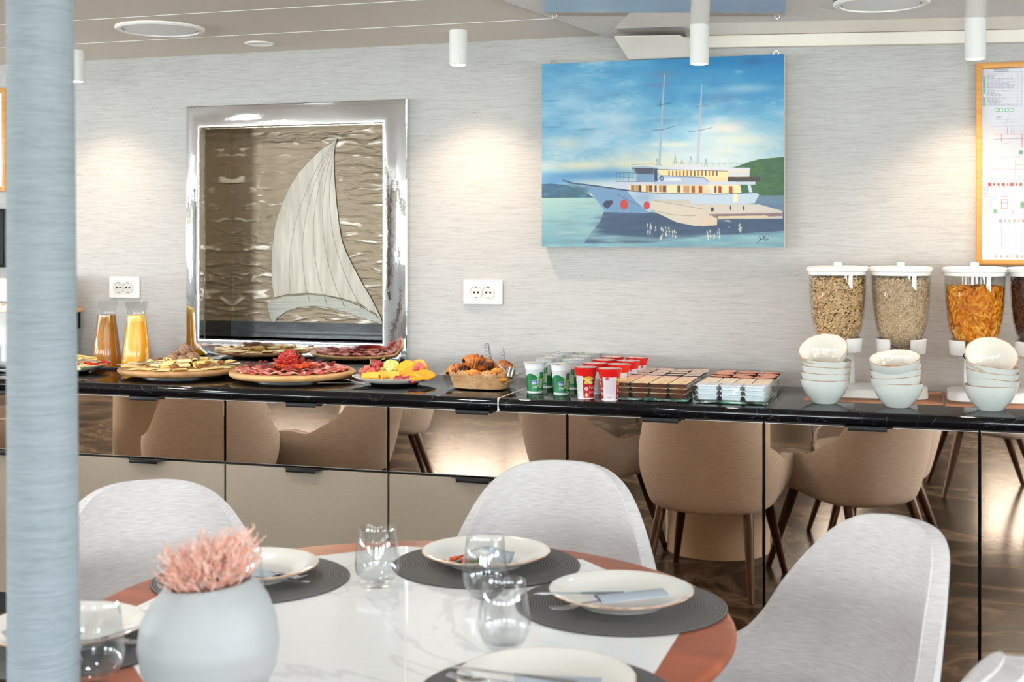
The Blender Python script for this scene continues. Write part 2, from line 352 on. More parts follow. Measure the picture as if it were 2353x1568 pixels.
def dup(root, loc=None, rot=None, label=None, group=None):
    def cp(o, par):
        c = o.copy(); COL.objects.link(c); c.parent = par
        for ch in list(o.children): cp(ch, c)
        return c
    r = cp(root, None)
    if loc is not None: r.location = loc
    if rot is not None: r.rotation_euler = rot if not isinstance(rot, (int, float)) else (0, 0, rot)
    if label: r['label'] = label
    if group: r['group'] = group
    return r
ORD = ['first', 'second', 'third', 'fourth', 'fifth', 'sixth', 'seventh', 'eighth', 'ninth', 'tenth', 'eleventh', 'twelfth']
rnd = random.Random(4)
# ------------------------------------------------------------------ painted canvases (vertex colour rasters for a flat picture or a printed cup)
class Canvas:
    def __init__(s, w, h, col):
        s.w, s.h = w, h; s.a = np.ones((h, w, 3))*np.array(col)/255.0
        s.Y, s.X = np.mgrid[0:h, 0:w].astype(float); s.X += .5; s.Y += .5
    def box(s, x0, y0, x1, y1):
        return (slice(max(0, int(y0)), max(0, min(s.h, int(y1)+1))), slice(max(0, int(x0)), max(0, min(s.w, int(x1)+1))))
    def mix(s, b, m, col):
        if m.size == 0: return
        m = m[..., None]; s.a[b] = s.a[b]*(1-m)+m*np.array(col)/255.0
    def poly(s, pts, col, al=1.0):
        P = np.array(pts, float); b = s.box(P[:, 0].min()-1, P[:, 1].min()-1, P[:, 0].max()+1, P[:, 1].max()+1)
        X, Y = s.X[b], s.Y[b]; acc = np.zeros(X.shape)
        for ox, oy in ((-.25, -.25), (.25, -.25), (-.25, .25), (.25, .25)):
            ins = np.zeros(X.shape, bool)
            for (x1, y1), (x2, y2) in zip(P, np.roll(P, -1, 0)):
                if y1 == y2: continue
                c = ((y1 > Y+oy) != (y2 > Y+oy)) & (X+ox < (x2-x1)*(Y+oy-y1)/(y2-y1)+x1); ins ^= c
            acc += ins*.25
        s.mix(b, acc*al, col)
    def line(s, pts, wd, col, al=1.0):
        for (x1, y1), (x2, y2) in zip(pts, pts[1:]):
            b = s.box(min(x1, x2)-wd-1, min(y1, y2)-wd-1, max(x1, x2)+wd+1, max(y1, y2)+wd+1); X, Y = s.X[b], s.Y[b]
            L = max((x2-x1)**2+(y2-y1)**2, 1e-6); t = np.clip(((X-x1)*(x2-x1)+(Y-y1)*(y2-y1))/L, 0, 1)
            d = np.hypot(X-x1-t*(x2-x1), Y-y1-t*(y2-y1)); s.mix(b, np.clip(wd/2+.5-d, 0, 1)*min(1, wd+.2)*al, col)
    def blob(s, x, y, rx, ry, col, al=1.0, p=2):
        b = s.box(x-3*rx, y-3*ry, x+3*rx, y+3*ry); m = np.exp(-(((s.X[b]-x)/rx)**2+((s.Y[b]-y)/ry)**2)**(p/2)); s.mix(b, m*al, col)
    def disc(s, x, y, rx, ry, col, al=1.0):
        b = s.box(x-rx-1, y-ry-1, x+rx+1, y+ry+1); d = np.sqrt(((s.X[b]-x)/rx)**2+((s.Y[b]-y)/ry)**2)
        s.mix(b, np.clip((1-d)*min(rx, ry)+.5, 0, 1)*al, col)
    def text(s, st, x, y, h, col, wd=1.0, kx=.62):
        for ch in st:
            for pl in GLYPH.get(ch, []):
                s.line([(x+px*h*kx, y-py*h) for px, py in pl], wd, col)
            x += h*(kx+.24) if ch != ' ' else h*.5
        return x
GLYPH = {'C': [[(1, .85), (.6, 1), (.2, .85), (0, .5), (.2, .15), (.6, 0), (1, .15)]], 'A': [[(0, 0), (.5, 1), (1, 0)], [(.2, .38), (.8, .38)]],
 'S': [[(1, .9), (.5, 1), (0, .78), (.5, .5), (1, .25), (.5, 0), (0, .12)]], 'N': [[(0, 0), (0, 1), (1, 0), (1, 1)]], 'O': [[(.5, 0), (0, .3), (0, .7), (.5, 1), (1, .7), (1, .3), (.5, 0)]],
 'V': [[(0, 1), (.5, 0), (1, 1)]], 'd': [[(1, 1), (1, 0)], [(1, .15), (.5, 0), (0, .3), (.5, .62), (1, .5)]], 'u': [[(0, .6), (0, .15), (.5, 0), (1, .15)], [(1, .6), (1, 0)]],
 'k': [[(0, 1), (0, 0)], [(.9, .62), (0, .28)], [(.25, .35), (.95, 0)]], 'a': [[(1, .6), (1, 0)], [(1, .45), (.5, .62), (0, .3), (.5, 0), (1, .15)]], 't': [[(.4, .95), (.4, .12), (.9, 0)], [(0, .62), (.9, .62)]],
 'j': [[(.5, .6), (.5, -.2), (0, -.3)], [(.5, .8), (.5, .86)]], 'o': [[(.5, 0), (0, .3), (.5, .62), (1, .3), (.5, 0)]], 'g': [[(1, .6), (1, -.2), (.4, -.33), (0, -.2)], [(1, .5), (.5, .62), (0, .3), (.5, 0), (1, .12)]],
 'r': [[(0, .6), (0, 0)], [(0, .4), (.5, .62), (.9, .55)]], 'c': [[(.9, .5), (.5, .62), (0, .3), (.5, 0), (.9, .12)]], 'ć': [[(.9, .5), (.5, .62), (0, .3), (.5, 0), (.9, .12)], [(.4, .75), (.8, .95)]],
 'n': [[(0, .6), (0, 0)], [(0, .45), (.5, .62), (1, .45), (1, 0)]], 'i': [[(.4, .6), (.4, 0)], [(.4, .8), (.4, .86)]], '1': [[(.2, .8), (.5, 1), (.5, 0)]], '8': [[(.5, .5), (0, .75), (.5, 1), (1, .75), (.5, .5), (0, .25), (.5, 0), (1, .25), (.5, .5)]],
 '0': [[(.5, 0), (0, .3), (0, .7), (.5, 1), (1, .7), (1, .3), (.5, 0)]], '5': [[(1, 1), (.1, 1), (0, .55), (.6, .6), (1, .3), (.5, 0), (0, .1)]]}
def painted(name, cv, fn, m, parent=None, loop=False, **k):
    """one quad grid whose points carry the canvas colours"""
    H_, W_ = cv.h, cv.w
    vs = []
    for j in range(H_):
        for i in range(W_): vs.append(fn(i/(W_ if loop else W_-1), j/(H_-1)))
    fs = []
    for j in range(H_-1):
        for i in range(W_ if loop else W_-1):
            i2 = (i+1) % W_; fs.append((j*W_+i, (j+1)*W_+i, (j+1)*W_+i2, j*W_+i2))
    me = bpy.data.meshes.new(name); me.from_pydata(vs, [], fs); me.update()
    at = me.color_attributes.new('paint', 'FLOAT_COLOR', 'POINT')
    a = np.clip(cv.a, 0, 1); lin = np.where(a <= .04045, a/12.92, ((a+.055)/1.055)**2.4)*.72
    at.data.foreach_set('color', np.concatenate([lin, np.ones((H_, W_, 1))], 2).astype(np.float32).ravel())
    me.materials.append(M[m]); me.shade_smooth()
    o = bpy.data.objects.new(name, me); COL.objects.link(o)
    if parent: o.parent = parent
    return o
# ------------------------------------------------------------------ room shell
ZC = 2.215
def wall_with_holes(name, a0, a1, holes, z1, put, m='wall', z0=0.0):
    """holes: (lo, hi, zlo, zhi) along the wall; put(lo, hi, zlo, zhi) gives a box centre and size"""
    bm = nb(); cur = a0
    for lo, hi, zl, zh in sorted(holes):
        for r in ((cur, lo, z0, z1), (lo, hi, z0, zl), (lo, hi, zh, z1)):
            c, s = put(*r); add_box(bm, c, s)
        cur = hi
    c, s = put(cur, a1, z0, z1); add_box(bm, c, s)
    return struct(name, bm, m, smooth=0)
HT = 2.6
NU0, NU1 = u_of(470, WN), u_of(887, WN)          # niche opening
NZ0, NZ1 = 1.033, 1.907
wall_with_holes('wall_north', UL-.2, UR+.2, [(NU0, NU1, NZ0, NZ1)], HT, lambda a, b, c, d: (((a+b)/2, WN+.06, (c+d)/2), (b-a, .12, d-c)))
wall_with_holes('wall_south', UL-.2, UR+.2, [(c-s/2, c+s/2, .9, 1.95) for c, s in BACK_WIN], HT, lambda a, b, c, d: (((a+b)/2, WB-.08, (c+d)/2), (b-a, .16, d-c)))
wall_with_holes('wall_east', WB-.16, WN, [(c-s/2, c+s/2, .9, 1.95) for c, s in RIGHT_WIN], HT, lambda a, b, c, d: ((UR+.08, (a+b)/2, (c+d)/2), (.16, b-a, d-c)))
wall_with_holes('wall_west', WB-.16, WN, [(c-s/2, c+s/2, .9, 1.95) for c, s in LEFT_WIN], HT, lambda a, b, c, d: ((UL-.08, (a+b)/2, (c+d)/2), (.16, b-a, d-c)))
bm = nb(); add_box(bm, ((UL+UR)/2, (WB+WN)/2, -.05), (UR-UL+.4, WN-WB+.4, .1)); struct('floor', bm, 'floor', smooth=0)
wn = 1
def window(axis, pos, c, s):
    global wn
    def P(a, z, d): return (pos+d, a, z) if axis == 'x' else (a, pos+d, z)
    def Sz(a, z, d): return (d, a, z) if axis == 'x' else (a, d, z)
    bm = nb()
    for z in (.925, 1.925): add_box(bm, P(c, z, 0), Sz(s, .05, .09), .006)
    for a in (c-s/2+.025, c, c+s/2-.025): add_box(bm, P(a, 1.425, 0), Sz(.05, .95, .08), .006)
    o = struct('window_%d' % wn, bm, 'darkframe'); wn += 1
    bm = nb(); add_box(bm, P(c, 1.425, 0), Sz(s-.06, .96, .006)); obj('pane', bm, 'acrylic', o, smooth=0)
for c, s in RIGHT_WIN: window('x', UR+.08, c, s)
for c, s in BACK_WIN: window('y', WB-.08, c, s)
for c, s in LEFT_WIN: window('x', UL-.08, c, s)
def curtain(x, y, along, label):
    bm = nb()
    def fn(a, b):
        q = (a-.5)*.34; r = .03*math.sin(a*26)
        return Vector((x+(q if along == 'x' else r), y+(r if along == 'x' else q), .5+b*1.55))
    add_grid(bm, fn, 60, 3); tag(obj('curtain', bm, 'curtain', solid=.004), label, 'curtain', 'brown curtains between the windows')
for k, c in enumerate((-1.4, 1.0, 3.35)): curtain(UR-.07, c, 'y', 'brown gathered curtain beside the right-hand windows, %s from the back corner' % ORD[k])
for k, c in enumerate((-5.45, -2.75, -.05)): curtain(c, WB+.07, 'x', 'brown gathered curtain between windows behind the tables, %s from the far end' % ORD[k])
# ceiling: matt panels on the left, glossy stretched part on the right
p0, p1 = at_z(1172, 0, ZC), at_z(1402, 79, ZC)
dx = (p1.x-p0.x)/(p1.y-p0.y); ub = lambda w_: p1.x+(w_-p1.y)*dx
joints = [WN, at_z(900, 62, ZC).y, at_z(440, 31, ZC).y]; joints.append(joints[-1]-.6)
while joints[-1] > WB: joints.append(joints[-1]-.6)
bm = nb()
for a, b in zip(joints, joints[1:]):
    b2 = max(b, WB-.1)
    add_prism(bm, [(UL-.1, a-.003), (UL-.1, b2), (ub(b2), b2), (ub(a-.003), a-.003)], .03, z0=ZC)
o = struct('ceiling', bm, 'ceiling', smooth=0, bev=.002)
bm = nb(); add_box(bm, ((UL+UR)/2, (WN+WB)/2, ZC+.06), (UR-UL+.4, WN-WB+.4, .04)); struct('trim_1', bm, 'trim', smooth=0)
bm = nb()
for jw in joints[1:-1]: add_box(bm, ((UL+ub(jw))/2, jw, ZC-.0008), (ub(jw)-UL, .007, .0015))
struct('trim_3', bm, 'white', smooth=0)
zg = lambda u: 2.203-.027*(u+1.2)
bm = nb(); q = [(ub(WN), WN), (UR+.1, WN), (UR+.1, WB-.1), (ub(WB-.1)-.02, WB-.1)]
f = [bm.verts.new((x, y, max(zg(x), 1.9)+.0)) for x, y in q]; g = [bm.verts.new((x, y, ZC+.05)) for x, y in q]
# glossy panel follows the tilt of the deck head only along the wall direction
bm.faces.new(f[::-1]); bm.faces.new(g)
for i in range(4): bm.faces.new((f[i], f[(i+1) % 4], g[(i+1) % 4], g[i]))
struct('ceiling_gloss', bm, 'ceiling_gloss', smooth=0)
# cable trunking along the top of the wall + boxed end
bm = nb(); ua, ub_ = u_of(1575, WN-.03), UR
f = [(ua, WN-.035, zg(ua)-.045), (ub_, WN-.035, zg(ub_)-.045), (ub_, WN, zg(ub_)-.045), (ua, WN, zg(ua)-.045)]
a = [bm.verts.new(p) for p in f]; b = [bm.verts.new((p[0], p[1], zg(p[0])-.0005)) for p in f]
bm.faces.new(a[::-1]); bm.faces.new(b)
for i in range(4): bm.faces.new((a[i], a[(i+1) % 4], b[(i+1) % 4], b[i]))
struct('trim_2', bm, 'trim', smooth=0, bev=.004)
ws = WN-.16
c0, c1, c2, c3 = at_w(1408, 82, ws), at_w(1563, 80, ws), at_w(1590, 131, ws+.10), at_w(1443, 137, ws+.10)
bm = nb()
fr = [bm.verts.new(p) for p in (c0, c1, c2, c3)]; bk = [bm.verts.new((p.x+dx_, WN-.036, p.z)) for p, dx_ in ((c0, .0), (c1, .03), (c2, .0), (c3, .0))]
bm.faces.new(fr); bm.faces.new(bk[::-1])
for i in range(4): bm.faces.new((fr[i], fr[(i+1) % 4], bk[(i+1) % 4], bk[i]))
tag(obj('ceiling_box', bm, 'trim', smooth=0, bev=.006), 'cream slanted box under the ceiling above the ship painting', 'junction box')
# ------------------------------------------------------------------ niche with engraved steel, polished frame
ND = WN+.22
M['liner'] = mat('dark_steel_lining', rgb(150, 138, 122), .08, metal=1, bump=((9, 9, 34), .15, .006)); M['sill'] = mat('grey_blue_stone_sill', rgb(52, 56, 60), .12, nz=((14, 30, 60), rgb(70, 74, 80), 4, .4, .7))
bm = nb(); add_box(bm, (NU0+.0015, (WN+ND)/2, (NZ0+NZ1)/2), (.003, ND-WN, NZ1-NZ0)); add_box(bm, (NU1-.0015, (WN+ND)/2, (NZ0+NZ1)/2), (.003, ND-WN, NZ1-NZ0))
add_box(bm, ((NU0+NU1)/2, (WN+ND)/2, NZ1-.0015), (NU1-NU0-.006, ND-WN, .003))
n1 = thing('wall_niche', 'square steel-lined wall niche with an engraved sail, behind the food boards', 'niche', ((NU0+NU1)/2, WN, NZ0))
def P0(o, par): o.parent = par; o.matrix_parent_inverse = Matrix.Translation(-Vector(par.location)); return o
P0(obj('side_lining', bm, 'liner', smooth=0), n1)
bm = nb(); add_box(bm, ((NU0+NU1)/2, (WN+ND)/2, NZ0-.01), (NU1-NU0+.04, ND-WN, .02)); P0(obj('niche_shelf', bm, 'sill', smooth=0), n1)['label'] = 'black stone niche sill'
bm = nb(); add_box(bm, ((NU0+NU1)/2, ND+.006, (NZ0+NZ1)/2), (NU1-NU0+.06, .012, NZ1-NZ0+.06))
pl = P0(obj('engraved_panel', bm, 'wavesteel', smooth=0), n1)
bm = nb(); add_box(bm, ((NU0+NU1)/2, ND-.006, NZ0+.03), (NU1-NU0-.007, .012, .06)); P0(obj('upstand', bm, 'sill', smooth=0), n1)['label'] = 'black stone upstand'
def AX(x, y): return 400+x*.4466, 200+y*.4466      # crop of the niche -> photo pixel
def steel_shape(name, pts, m, dep, par):
    P = [at_w(*AX(x, y), ND-dep) for x, y in pts]; bm = nb()
    a = [bm.verts.new(p) for p in P]; b = [bm.verts.new((p.x, ND, p.z)) for p in P]; n = len(P)
    bm.faces.new(a); bm.faces.new(b[::-1])
    for i in range(n): bm.faces.new((a[i], a[(i+1) % n], b[(i+1) % n], b[i]))
    return P0(obj(name, bm, m, smooth=0, bev=.002), par)
def smoothpts(pts, n=5):
    out = []; N = len(pts)
    for i in range(N):
        p0_, p1_, p2_, p3_ = (Vector(pts[(i+k) % N]).to_2d() for k in (-1, 0, 1, 2))
        for j in range(n):
            t = j/n; out.append(tuple(.5*((2*p1_)+(p2_-p0_)*t+(2*p0_-5*p1_+4*p2_-p3_)*t*t+(-p0_+3*p1_-3*p2_+p3_)*t**3)))
    return out
sail = [(838, 266), (822, 330), (822, 400), (826, 480), (836, 600), (848, 700), (862, 790), (890, 860), (925, 930), (962, 1000), (1010, 1080), (1065, 1190), (1072, 1222), (1040, 1170), (960, 1118), (860, 1088), (760, 1068), (690, 1062), (600, 1066), (515, 1085), (502, 1010), (500, 930), (504, 830), (514, 740), (530, 670), (556, 600), (590, 520), (640, 440), (700, 375), (765, 312), (810, 288)]
hull = [(478, 1122), (494, 1102), (560, 1078), (700, 1068), (780, 1076), (870, 1096), (960, 1128), (1040, 1176), (1088, 1232), (1040, 1212), (960, 1190), (880, 1160), (800, 1138), (720, 1130), (640, 1136), (580, 1156), (530, 1190), (512, 1236), (490, 1180)]
steel_shape('engraved_hull', hull, 'hullsteel', .004, n1)['label'] = 'ground steel boat hull'
steel_shape('engraved_sail', sail, 'sail', .006, n1)['label'] = 'ground steel sail with curved strokes'
bm = nb()
for t_ in (.18, .34, .5, .66, .82):     # long seams engraved along the sail
    pts = []
    for k in range(13):
        a = k/12; L_ = Vector(((838-(338*math.sin(a*PI*.5)**.8)), 270+a*800)); R_ = Vector((838-20*math.sin(a*PI)+230*a**2.6, 270+a*(800+90*a)))
        q = L_.lerp(R_, t_); pts.append(at_w(*AX(q.x, q.y), ND-.0065))
    add_tube(bm, pts, .0008, 5)
P0(obj('seam_line', bm, 'sail'), n1)
# frame: pillow-shaped polished steel
OU0, OU1, OZ0, OZ1 = u_of(428, WN-.03), u_of(936, WN-.03), .945, 1.998
bm = nb(); prof = [(0, 0), (0, .026), (.012, .031), (.05, .0345), (.2, .0370), (.45, .0390), (.7, .0402), (.9, .0405), (.97, .0395), (.995, .037), (1.0, .032), (1.0, -.01)]
def fp(k, side):
    t = prof[k][0]; d = prof[k][1]
    i0, i1, j0, j1 = OU0+(NU0-OU0)*t, OU1+(NU1-OU1)*t, OZ0+(NZ0-OZ0)*t, OZ1+(NZ1-OZ1)*t
    c = [(i0, j0), (i1, j0), (i1, j1), (i0, j1)][side]
    return bm.verts.new((c[0], WN-d, c[1]))
rows = [[fp(k, s) for s in range(4)] for k in range(len(prof))]
for a, b in zip(rows, rows[1:]):
    for s in range(4): bm.faces.new((a[s], a[(s+1) % 4], b[(s+1) % 4], b[s]))
fr = obj('steel_frame', bm, 'steel', smooth=30)
tag(fr, 'polished steel frame with mitred corners around the wall niche', 'frame')
# ------------------------------------------------------------------ ceiling fittings
def spot(x, y0, y1, label, pw=1.0):
    # (x, y0) top on the ceiling, (x, y1) bottom; depth from the wall 0.27 m
    wv = WN-.27; b = at_w(x, y1, wv); top = at_w(x, y0, wv).z
    zc = ZC if x < 1200 else zg(b.x)
    t = thing('ceiling_spotlight', label, 'spotlight', (b.x, b.y, zc), 0, 'white cylinder spotlights along the buffet')
    h = zc-b.z; r = .0335
    bm = nb(); add_lathe(bm, [(0, .001), (r, .001), (r, -h+.001), (r-.003, -h), (r-.005, -h+.001), (r-.006, -h+.003), (0, -h+.003)], 32); obj('body', bm, 'lampwhite', t)
    bm = nb(); add_lathe(bm, [(0, -h-.002), (r*.6, -h-.0012), (r-.0065, -h+.0005), (r-.0065, -h+.0028), (0, -h+.0028)], 32); obj('lens', bm, 'bulb', t)['label'] = 'glowing warm lens'
    l = bpy.data.lights.new('spotlight_beam', 'SPOT'); l.energy = SPOT_W*pw; l.color = (1, .74, .52); l.spot_size = math.radians(114); l.spot_blend = .85; l.shadow_soft_size = .022
    o = bpy.data.objects.new('spotlight_beam', l); COL.objects.link(o); o.location = (b.x, b.y, b.z-.008); o.rotation_euler = (math.radians(4), 0, 0)
SPOT_W = 17
spot(175, 120, 188, 'white cylinder spotlight half hidden behind the pale column', .72)
spot(1053, 72, 150, 'white cylinder spotlight between the steel niche and the painting')
spot(1607, 66, 148, 'white cylinder spotlight in front of the ship painting', .3)
spot(2241, 49, 136, 'white cylinder spotlight beside the framed safety plan')
for x in (-420, 2860): spot(x, 60, 130, 'white cylinder spotlight further along the buffet ceiling, beyond %s end' % ('the left' if x < 0 else 'the right'))
def speaker(x, y, wd, zc, label):
    c = at_z(x, y, zc); Z = -S_*c.x+C_*c.y; r = wd/2/F*Z
    t = thing('ceiling_speaker', label, 'speaker', (c.x, c.y, zc), 0, 'round ceiling speakers')
    bm = nb(); add_lathe(bm, [(r, 0), (r, -.006), (r*.97, -.011), (r*.86, -.012), (r*.845, -.007), (r*.845, 0)], 48); obj('rim', bm, 'white', t)
    bm = nb(); add_lathe(bm, [(0, -.013), (r*.5, -.0125), (r*.8, -.009), (r*.835, -.004), (r*.835, 0)], 48); obj('grille', bm, 'bulb_cool', t)
speaker(368, 64, 201, ZC, 'large round white ceiling disc above the carafes')
speaker(2025, 4, 215, zg(at_z(2025, 4, 2.17).x), 'round white ceiling disc cut by the top edge near the right')
c = at_z(596, 99, ZC); t = thing('recessed_downlight', 'small round recessed downlight above the steel niche', 'downlight', (c.x, c.y, ZC))
bm = nb(); add_lathe(bm, [(.056, 0), (.056, -.004), (.05, -.007), (.038, -.004), (.034, 0)], 40); obj('rim', bm, 'white', t)
bm = nb(); add_lathe(bm, [(0, -.002), (.033, -.001), (.033, 0)], 32); obj('lens', bm, 'bulb_cool', t)
# ------------------------------------------------------------------ sockets
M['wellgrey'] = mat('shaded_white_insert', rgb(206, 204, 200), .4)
def socket(x, y, wd, ht, label):
    c = at_w(x, y, WN); Z = -S_*c.x+C_*c.y; W_ = wd/F*Z*1.03; H_ = ht/F*Z
    t = thing('double_socket', label, 'socket', c, 0, 'white double sockets')
    bm = nb(); add_box(bm, (0, -.006, 0), (W_, .012, H_), .005, 3); obj('cover_plate', bm, 'white', t)
    bm = nb(); add_box(bm, (0, -.013, -.001), (W_*.62, .004, H_*.58), .001); obj('insert', bm, 'white', t)
    for s in (-1, 1):
        bm = nb(); R = H_*.25; mt = Matrix.Translation((s*W_*.155, -.0155, 0)) @ Matrix.Rotation(PI/2, 4, 'X')
        add_lathe(bm, [(R*1.12, .0), (R*1.12, .003), (R*1.04, .003), (R*1.0, .0008), (0, .0008)], 28, mtx=mt); o = obj('socket_well', bm, 'wellgrey', t)
        bm = nb()
        for q in (-1, 1):
            add_lathe(bm, [(0, 0), (R*.17, 0), (R*.17, .0012), (0, .0012)], 14, mtx=Matrix.Translation((s*W_*.155+q*R*.34, -.0162, 0)) @ Matrix.Rotation(PI/2, 4, 'X')); add_box(bm, (s*W_*.155, -.0165, q*R*.86), (R*.42, .0016, R*.12))
        obj('contact', bm, 'black', o)
socket(1111, 672, 92, 56, 'white double socket on the wallpaper right of the steel niche')
socket(288, 661, 77, 50, 'white double socket on the wallpaper above the carafes')
# ------------------------------------------------------------------ worktop and cabinet
TOP = .912; WF = 4.15; CF = 4.19
uj = at_z(1144, 916, TOP).x
def worktop(u0, u1, label):
    bm = nb(); th = .042; r = .019; pr = [(WF+r, TOP-th)]
    for k in range(9): a = PI*1.5-PI*k/8; pr.append((WF+r+math.cos(a)*r, TOP-th/2+math.sin(a)*th/2))
    pr += [(WN, TOP), (WN, TOP-th)]
    a = [bm.verts.new((u0, y, z)) for y, z in pr]; b = [bm.verts.new((u1, y, z)) for y, z in pr]; n = len(pr)
    bm.faces.new(a); bm.faces.new(b[::-1])
    for i in range(n): bm.faces.new((a[i], a[(i+1) % n], b[(i+1) % n], b[i]))
    return tag(obj('worktop', bm, 'granite', smooth=25), label, 'worktop')
worktop(-6.5, uj-.002, 'polished black marble worktop carrying the carafes and food boards')
worktop(uj+.002, 2.4, 'polished black marble worktop carrying the yogurts, bowls and cereal')
bm = nb(); add_box(bm, (uj, (WF+WN)/2+.0, TOP-.0205), (.004, WN-WF-.002, .0425)); tag(obj('worktop_joint', bm, 'white', smooth=0), 'thin pale joint strip between the two black worktops', 'joint strip')
divs = [u_of(x, CF) for x in (517, 892, 1303, 1755, 2251)]
stp = (divs[-1]-divs[0])/4
us = [divs[0]-stp*k for k in range(6, 0, -1)]+divs+[divs[-1]+stp, divs[-1]+2*stp]
ztop = TOP-.05
zsplit = EYE-(1063-HY)/F*(at_w(517, 1063, CF)-Vector((0, 0, EYE))).dot(Vector((-S_, C_, 0)))
names = []
for i, (a, b) in enumerate(zip(us, us[1:])):
    mid = (a+b)/2; drawers = b < divs[2]+.01
    nm = 'drawer' if drawers else 'mirror-fronted'
    px = (F*(C_*mid+S_*CF)/(-S_*mid+C_*CF))+CX
    desc = {5: 'under the carafes and cheese board', 6: 'under the meat board', 7: 'under the pastry dish', 8: 'under the yogurt cups and glass trays', 9: 'under the left two bowl stacks', 10: 'at the right edge of the view'}.get(i)
    lab = 'buffet cabinet with %s, %s' % (('mirror drawer and beige door' if drawers else 'tall bronze mirror door'), desc or ('%s from the far left end' % ORD[i] if i < 5 else 'beyond the right edge of the view'))
    t = thing('buffet_cabinet', lab[:120], 'cabinet', (mid, CF, 0), 0, 'buffet cabinets'); wd = b-a
    bm = nb(); add_box(bm, (0, .318, .4735), (wd-.002, .56, .787)); add_box(bm, (0, .28, .04), (wd-.002, .46, .08)); add_box(bm, (0, .03, ztop+.0035), (wd-.002, .018, .006)); obj('carcass', bm, 'carcass', t, smooth=0)
    def front(name, z0, z1, m, th=.018):
        bm = nb(); add_box(bm, (0, th/2, (z0+z1)/2), (wd-.008, th, z1-z0), .0012, 1); fo = obj(name, bm, m, t, smooth=20)
        if m == 'mirror':
            for zz in (z0, z1):
                bm = nb(); add_box(bm, (0, th/2-.0002, zz), (wd-.006, th+.002, .0018)); obj('edge_strip', bm, 'edge', fo, smooth=0)
        hx = .10 if i == 5 else (.0 if i not in (8, 9) else .02)
        bm = nb(); hw = .075; q = [(-hw+.012, -.026), (hw-.022, -.026), (hw-.002, .0), (-hw, .0)]
        add_prism(bm, q, .006, Matrix.Translation((0, 0, z1-.001))); add_box(bm, (-.004, -.025, z1-.004), (2*hw-.034, .003, .012), .001); add_box(bm, (0, .004, z1+.003), (2*hw+.02, .01, .004))
        obj('handle', bm, 'black', fo)
        return fo
    if drawers:
        front('drawer', zsplit+.003, ztop, 'mirror'); front('door', .09, zsplit-.007, 'leather')
    else: front('door', .09, ztop, 'mirror')
